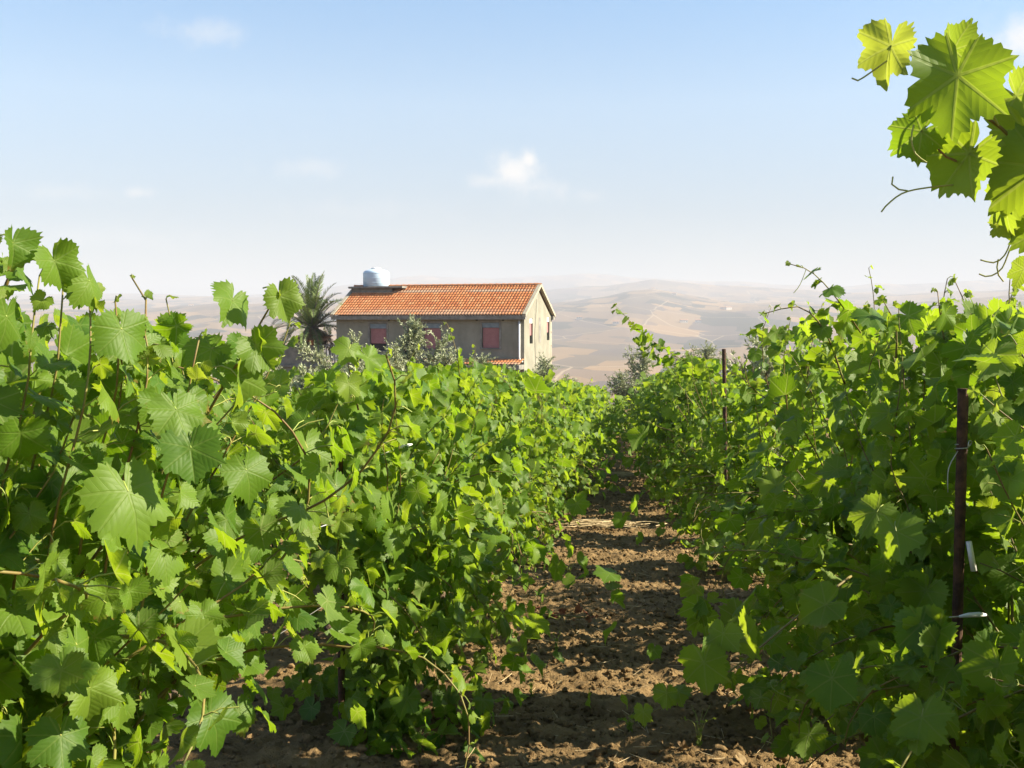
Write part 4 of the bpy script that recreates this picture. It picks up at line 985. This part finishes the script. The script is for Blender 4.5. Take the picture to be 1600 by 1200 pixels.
# ------------------------------------------------------------------ posts, wires, clips
def post(top, r, label, lean=(0, 0), ties=True):
    z0 = float(zg(top[0], top[1])); root = empty('trellis_post', (top[0], top[1], z0)); tag(root, label, 'trellis post', 'rusty trellis posts')
    H = top[2] - z0; n = 60; zz = np.linspace(-.15, H, n); a = .0
    pts = np.stack([lean[0] * (zz - H) / H, lean[1] * (zz - H) / H, zz], 1)
    rr_ = r * (1 + .05 * (np.arange(n) % 2) + .02 * rng.normal(size=n))
    MB().tube(pts, rr_, 12).tube([pts[-1] + [0, 0, .0005], pts[-1] + [0, 0, .006]], r * 1.08, 12).build('shaft', M_RUST, root, False)
    if ties:
        t = np.linspace(0, 2 * math.pi * 1.6, 30); z = top[2] - z0 - .205
        w = MB().tube(np.stack([(r + .004) * np.cos(t) + lean[0] * (z - H) / H, (r + .004) * np.sin(t), z + t * .0022], 1), .0022, 5)
        w.tube(smooth_path([(r, -.01, z + .012), (r + .012, -.012, z + .03), (r - .006, -.03, z + .036), (r - .01, -.032, z + .015)], .006), .0022, 5)
        w.tube(smooth_path([(-r, -.01, z), (-r - .03, -.01, z - .06), (-r - .035, -.02, z - .14)], .02), .0018, 5)
        w.build('wire_tie', M_WIRE, root, True)
    return root
p1 = post(POST, .0172, 'near rusty iron post standing clear in the right-hand vines, wire loop near its top')
MB().tube([(.022, -.022, .80 - p1.location[2] + .16), (.040, -.027, .80 - p1.location[2] + .06)], .010, 8).build('sleeve', M_WHITE_PL, p1, True)
post(at(530, 693, 5.5), .018, 'short rusty post stub poking from the leaves of the left row', (.0, 0), False)
post(at(1131, 546, 13.3), .025, 'thin dark far post in the right row, leaning slightly, below the distant fields', (-.07, 0), False)
def wire(l, s0, s1, h, label):
    n = 60; ss = np.linspace(s0, s1, n); pts = np.stack([PV[0] * ss + QV[0] * l, PV[1] * ss + QV[1] * l, zg_s(ss) + h - .02 * np.abs(np.sin(ss / 5.2 * math.pi))], 1)
    o = MB().tube(pts - pts[0], .0016, 5).build('trellis_wire', M_WIRE, None, True); o.location = pts[0]; tag(o, label, 'wire', 'trellis wires')
wire(LL, 1.2, 36, .82, 'lower wire through the left vine row'); wire(LL, 1.2, 36, 1.28, 'upper wire through the left vine row')
wire(RL, 1.2, 36, .82, 'lower wire through the right vine row'); wire(RL, 1.2, 36, 1.28, 'upper wire through the right vine row')
for (px, py, Y, rz, tilt, lab) in ((1520, 962, 3.45, .2, 0, 'white plastic clip on the wire at the foot of the near rusty post'), (632, 698, 5.6, .4, .25, 'white plastic clip among leaves right of the rusty post stub'),
                                   (532, 812, 4.6, .3, .3, 'white plastic clip below the rusty post stub'), (1140, 660, 12.3, 0, .1, 'white plastic clip below the far rusty post')):
    p = at(px, py, Y); k = .045 if Y > 4 else .05
    o = MB().tube([(-k, 0, 0), (-k * .3, 0, .003), (k * .5, 0, .002), (k, 0, 0)], [.004, .008, .009, .004], 8).tube([(-k * 3, 0, -.004), (-k * 2, 0, 0), (-k, 0, 0)], .002, 5).build('wire_clip', M_WHITE_PL, None, True)
    o.location = p; o.rotation_euler = (0, -tilt, rz); tag(o, lab, 'wire clip', 'white clips on the trellis wires')

# ------------------------------------------------------------------ clods, straw, small plants on the soil
def ico():
    t = (1 + 5 ** .5) / 2
    v = norm(np.array([(-1, t, 0), (1, t, 0), (-1, -t, 0), (1, -t, 0), (0, -1, t), (0, 1, t), (0, -1, -t), (0, 1, -t), (t, 0, -1), (t, 0, 1), (-t, 0, -1), (-t, 0, 1)], float))
    f = np.array([(0, 11, 5), (0, 5, 1), (0, 1, 7), (0, 7, 10), (0, 10, 11), (1, 5, 9), (5, 11, 4), (11, 10, 2), (10, 7, 6), (7, 1, 8), (3, 9, 4), (3, 4, 2), (3, 2, 6), (3, 6, 8), (3, 8, 9), (4, 9, 5), (2, 4, 11), (6, 2, 10), (8, 6, 7), (9, 8, 1)])
    e = {}; v = list(v); nf = []
    def mid(a, b):
        k = (min(a, b), max(a, b))
        if k not in e: m = v[a] + v[b]; e[k] = len(v); v.append(m / np.linalg.norm(m))
        return e[k]
    for a, b, c in f:
        x, y, z = mid(a, b), mid(b, c), mid(c, a); nf += [(a, x, z), (b, y, x), (c, z, y), (x, y, z)]
    return np.array(v), np.array(nf)
def clods():
    g = np.random.default_rng(5); V0, F0 = ico(); n = 26000
    s = 3.6 + 22 * g.random(n) ** 1.7; l = g.uniform(-1.5, 1.35, n); far = g.random(n) < .18; l[far] = g.uniform(-4.2, -1.5, far.sum()); s[far] = 4 + 8 * g.random(far.sum())
    x, y = PV[0] * s + QV[0] * l, PV[1] * s + QV[1] * l
    r = .004 + .021 * g.random(n) ** 3.6; z = ground_z(x, y) + r * .25
    sc = g.uniform(.5, 1.5, (n, 1, 3)) * [1, 1, .75]; P = V0[None] * (1 + g.normal(0, .30, (n, len(V0), 1)))
    P = P * sc * r[:, None, None] + np.stack([x, y, z], 1)[:, None]
    T = (F0[None] + (np.arange(n) * len(V0))[:, None, None]).reshape(-1, 3)
    o = link_mesh('soil_clods', fast_mesh('soil_clods', P.reshape(-1, 3), tris=T, smooth=False), M_SOIL)
    tag(o, 'dry brown soil crumbs and clods covering the path', 'soil clods', None, 'stuff')
clods()
def stick_pile(mb, g, cx, cy, n, ln, spread, dirn, r=(.0012, .0028), lift=.05):
    for k in range(n):
        a = dirn + g.normal(0, .35 if k % 3 else 1.0); L = ln * g.uniform(.3, 1.1); x, y = cx + g.normal(0, spread), cy + g.normal(0, spread * .6); b = g.normal(0, .3); t = np.linspace(-.5, .5, 7)
        px, py = x + np.cos(a) * t * L - np.sin(a) * b * (t * t - .25) * L * 2, y + np.sin(a) * t * L + np.cos(a) * b * (t * t - .25) * L * 2
        pz = zg(px, py) + .05 + lift * g.random() + .05 * (.25 - t * t) * g.random() * 4 * L
        mb.tube(np.stack([px, py, pz], 1), g.uniform(*r), 4, False)
def straw():
    g = np.random.default_rng(8)
    for (px, py, n, ln, sp, lab) in ((948, 830, 110, .55, .26, 'pale heap of dry straw stalks lying on the path between vine rows'), (972, 747, 60, .8, .28, 'thin scatter of bleached straw far along the path, a patch behind the heap')):
        Y = (CAM_Z + .0) * 0 + {830: 16.0, 747: 26.0}[py]; c = at(px, py, Y)
        mb = MB(); stick_pile(mb, g, c[0], c[1], n, ln, sp, -.1, (.003, .006) if py == 830 else (.004, .009), .07); o = mb.build('straw_heap', M_STRAW); tag(o, lab, 'straw', 'straw heaps on the path')
    mb = MB()
    for k in range(240):
        s = 4 + 18 * g.random() ** 1.6; l = g.uniform(-1.1, 1.1); c = sl(s, l); x, y = c; a = g.uniform(0, 6.28); L = g.uniform(.04, .2); t = np.linspace(-.5, .5, 5)
        px, py = x + np.cos(a) * t * L, y + np.sin(a) * t * L + .15 * L * t * t
        pz = ground_z(px, py).max() + .004 + g.random() * .02 * (t + .5); mb.tube(np.stack([px, py, pz + t * 0], 1), g.uniform(.0009, .0022), 4, False)
    o = mb.build('straw_litter', M_STRAW); tag(o, 'loose bits of dry straw scattered over the soil', 'straw litter', None, 'stuff')
    L = Leaves()
    for k in range(130):
        s_ = 4.2 + 16 * g.random() ** 1.5; c = sl(s_, g.choice([-1, 1]) * g.uniform(.3, 1.15)); z = float(ground_z(c[0], c[1])) + .012
        L.add(np.array([c[0], c[1], z]), UPV + g.normal(0, .35, 3), g.normal(0, 1, 3), g.uniform(.02, .045))
    tag(link_mesh('dead_leaves', L.mesh('dead_leaves', 1, g, 2.5), M_DRYLEAF), 'withered brown vine leaves scattered over the soil', 'dead leaves', None, 'stuff')
    # fallen dry shoot with red leaves
    c = at(818, 972, 8.6); root = empty('dead_vine_shoot', (c[0], c[1], float(zg(c[0], c[1])))); tag(root, 'fallen dry vine shoot with red withered leaves at the left edge of the path', 'dead shoot')
    pts = smooth_path([(-.25, .1, .10), (-.05, .02, .13), (.2, 0, .10), (.55, -.05, .08)], .05); MB().tube(pts, .005, 5, False).build('stem', M_CANE, root, True)
    L = Leaves()
    for k in range(22): L.add(pts[g.integers(0, len(pts))] + g.normal(0, .05, 3) * [1, 1, .5] + [0, 0, .02], g.normal(0, 1, 3) + UPV * .6, g.normal(0, 1, 3), g.uniform(.02, .045))
    link_mesh('leaves', L.mesh('leaves', 1, g, 3.0), M_DEAD, root)
    # small weeds
    for (px, py, Y, h, lab) in ((1092, 1165, 5.4, .22, 'pale wisp of grass on the near soil of the path'), (655, 1185, 5.2, .16, 'short green sprout at the lower left of the path'), (985, 1150, 5.55, .1, 'tiny seedling on the path left of the grass wisp'),
                                (830, 1080, 6.5, .12, 'small weed on the sunlit soil near the left vines'), (870, 1010, 7.6, .14, 'dry weed in the dark shade band of the path'), (890, 905, 11.2, .2, 'green weed at the foot of the left vines by the sunlit soil')):
        c = at(px, py, Y); root = empty('weed', (c[0], c[1], float(ground_z(c[0], c[1])))); tag(root, lab, 'weed', 'weeds on the path'); mb = MB(); L = Leaves()
        for k in range(6):
            a = g.uniform(0, 6.28); b = g.uniform(.1, .6) * h; q = smooth_path([(0, 0, -.01), (b * .3 * math.cos(a), b * .3 * math.sin(a), h * .6), (b * math.cos(a), b * math.sin(a), h * g.uniform(.7, 1))], .02); mb.tube(q, np.linspace(.0022, .0008, len(q)), 4, False)
            for j in range(3): L.add(q[g.integers(1, len(q))], g.normal(0, .5, 3) + UPV, g.normal(0, 1, 3), g.uniform(.008, .02), .4)
        mb.build('stem', M_GREEN_CANE, root, True); link_mesh('leaves', L.mesh('leaves', 1, g), M_LEAF, root)
straw()

# ------------------------------------------------------------------ distant farmsteads on the hills
def farmsteads():
    g = np.random.default_rng(17)
    spots = [(1137, 2700, 1.0, 'white farmstead beside the dark square field on the far slope'), (1128, 2750, .7, 'lower white shed left of the farmstead by the dark square field'), (1068, 2250, 1.0, 'long pale farm building on the middle fields above the vine with the leaning shoot'),
             (1090, 2270, .8, 'small pale house right of the long farm building on the middle fields'), (1053, 3300, .9, 'pale farmhouse on the shoulder below the hilltop'), (962, 2150, .8, 'small house at the upper end of the pale track left of the leaning shoot'),
             (905, 2300, .8, 'pale farm building on the fields just right of the gable'), (1020, 3680, .8, 'tiny house on the crest of the pointed hill'), (300, 3300, .9, 'tiny pale building on the far left slope behind the big vine')]
    white = mat_noise('limewash', (0.62, 0.58, 0.50), (0.74, 0.70, 0.62), .3, .9, .1, .01)
    for px, Y, k, lab in spots:
        x = (px - 800) / F_PX * Y; z = hill_z(x, Y) - 1.0; root = empty('distant_farmstead', (x, Y, z), g.uniform(-.4, .4)); tag(root, lab, 'farm building', 'farm buildings on the distant hills')
        w, d, h = 16 * k, 9 * k, 6 * k
        MB().box(-w / 2, w / 2, -d / 2, d / 2, -4, h).build('wall', white, root)
        MB().add([(-w / 2 - .4, -d / 2 - .4, h + .05), (w / 2 + .4, -d / 2 - .4, h + .05), (w / 2 + .4, d / 2 + .4, h + .05), (-w / 2 - .4, d / 2 + .4, h + .05), (-w / 2 - .4, 0, h + 2.4), (w / 2 + .4, 0, h + 2.4)], [(0, 1, 5, 4), (2, 3, 4, 5), (0, 4, 3), (1, 2, 5), (0, 3, 2, 1)]).build('roof', mat_noise('old_tiles', (.3, .17, .1), (.36, .22, .14), .3, .9, .1, .01), root)
        for q in (-.3, 0, .3): MB().box(q * w - .5, q * w + .5, -d / 2 - .06, -d / 2 - .01, h * .45, h * .72).build('window', M_DARK, root)
farmsteads()

# ------------------------------------------------------------------ summer haze over the valley
def haze():
    lo, hi = float(HH.min()) - 1.0, float(HH.max()) + 10
    mb = MB().box(-11500, 11500, -11500, 11500, lo, hi)
    t = NT('summer_haze'); pv = t.n('ShaderNodeVolumePrincipled')
    pv.inputs['Color'].default_value = (0.60, 0.64, 0.73, 1); pv.inputs['Density'].default_value = 2.5e-4; pv.inputs['Anisotropy'].default_value = 0.0
    t.t.links.new(pv.outputs[0], t.out.inputs['Volume'])
    o = mb.build('haze', t.m); tag(o, 'pale summer haze lying over the valley and hills', 'haze', None, 'stuff')
haze()
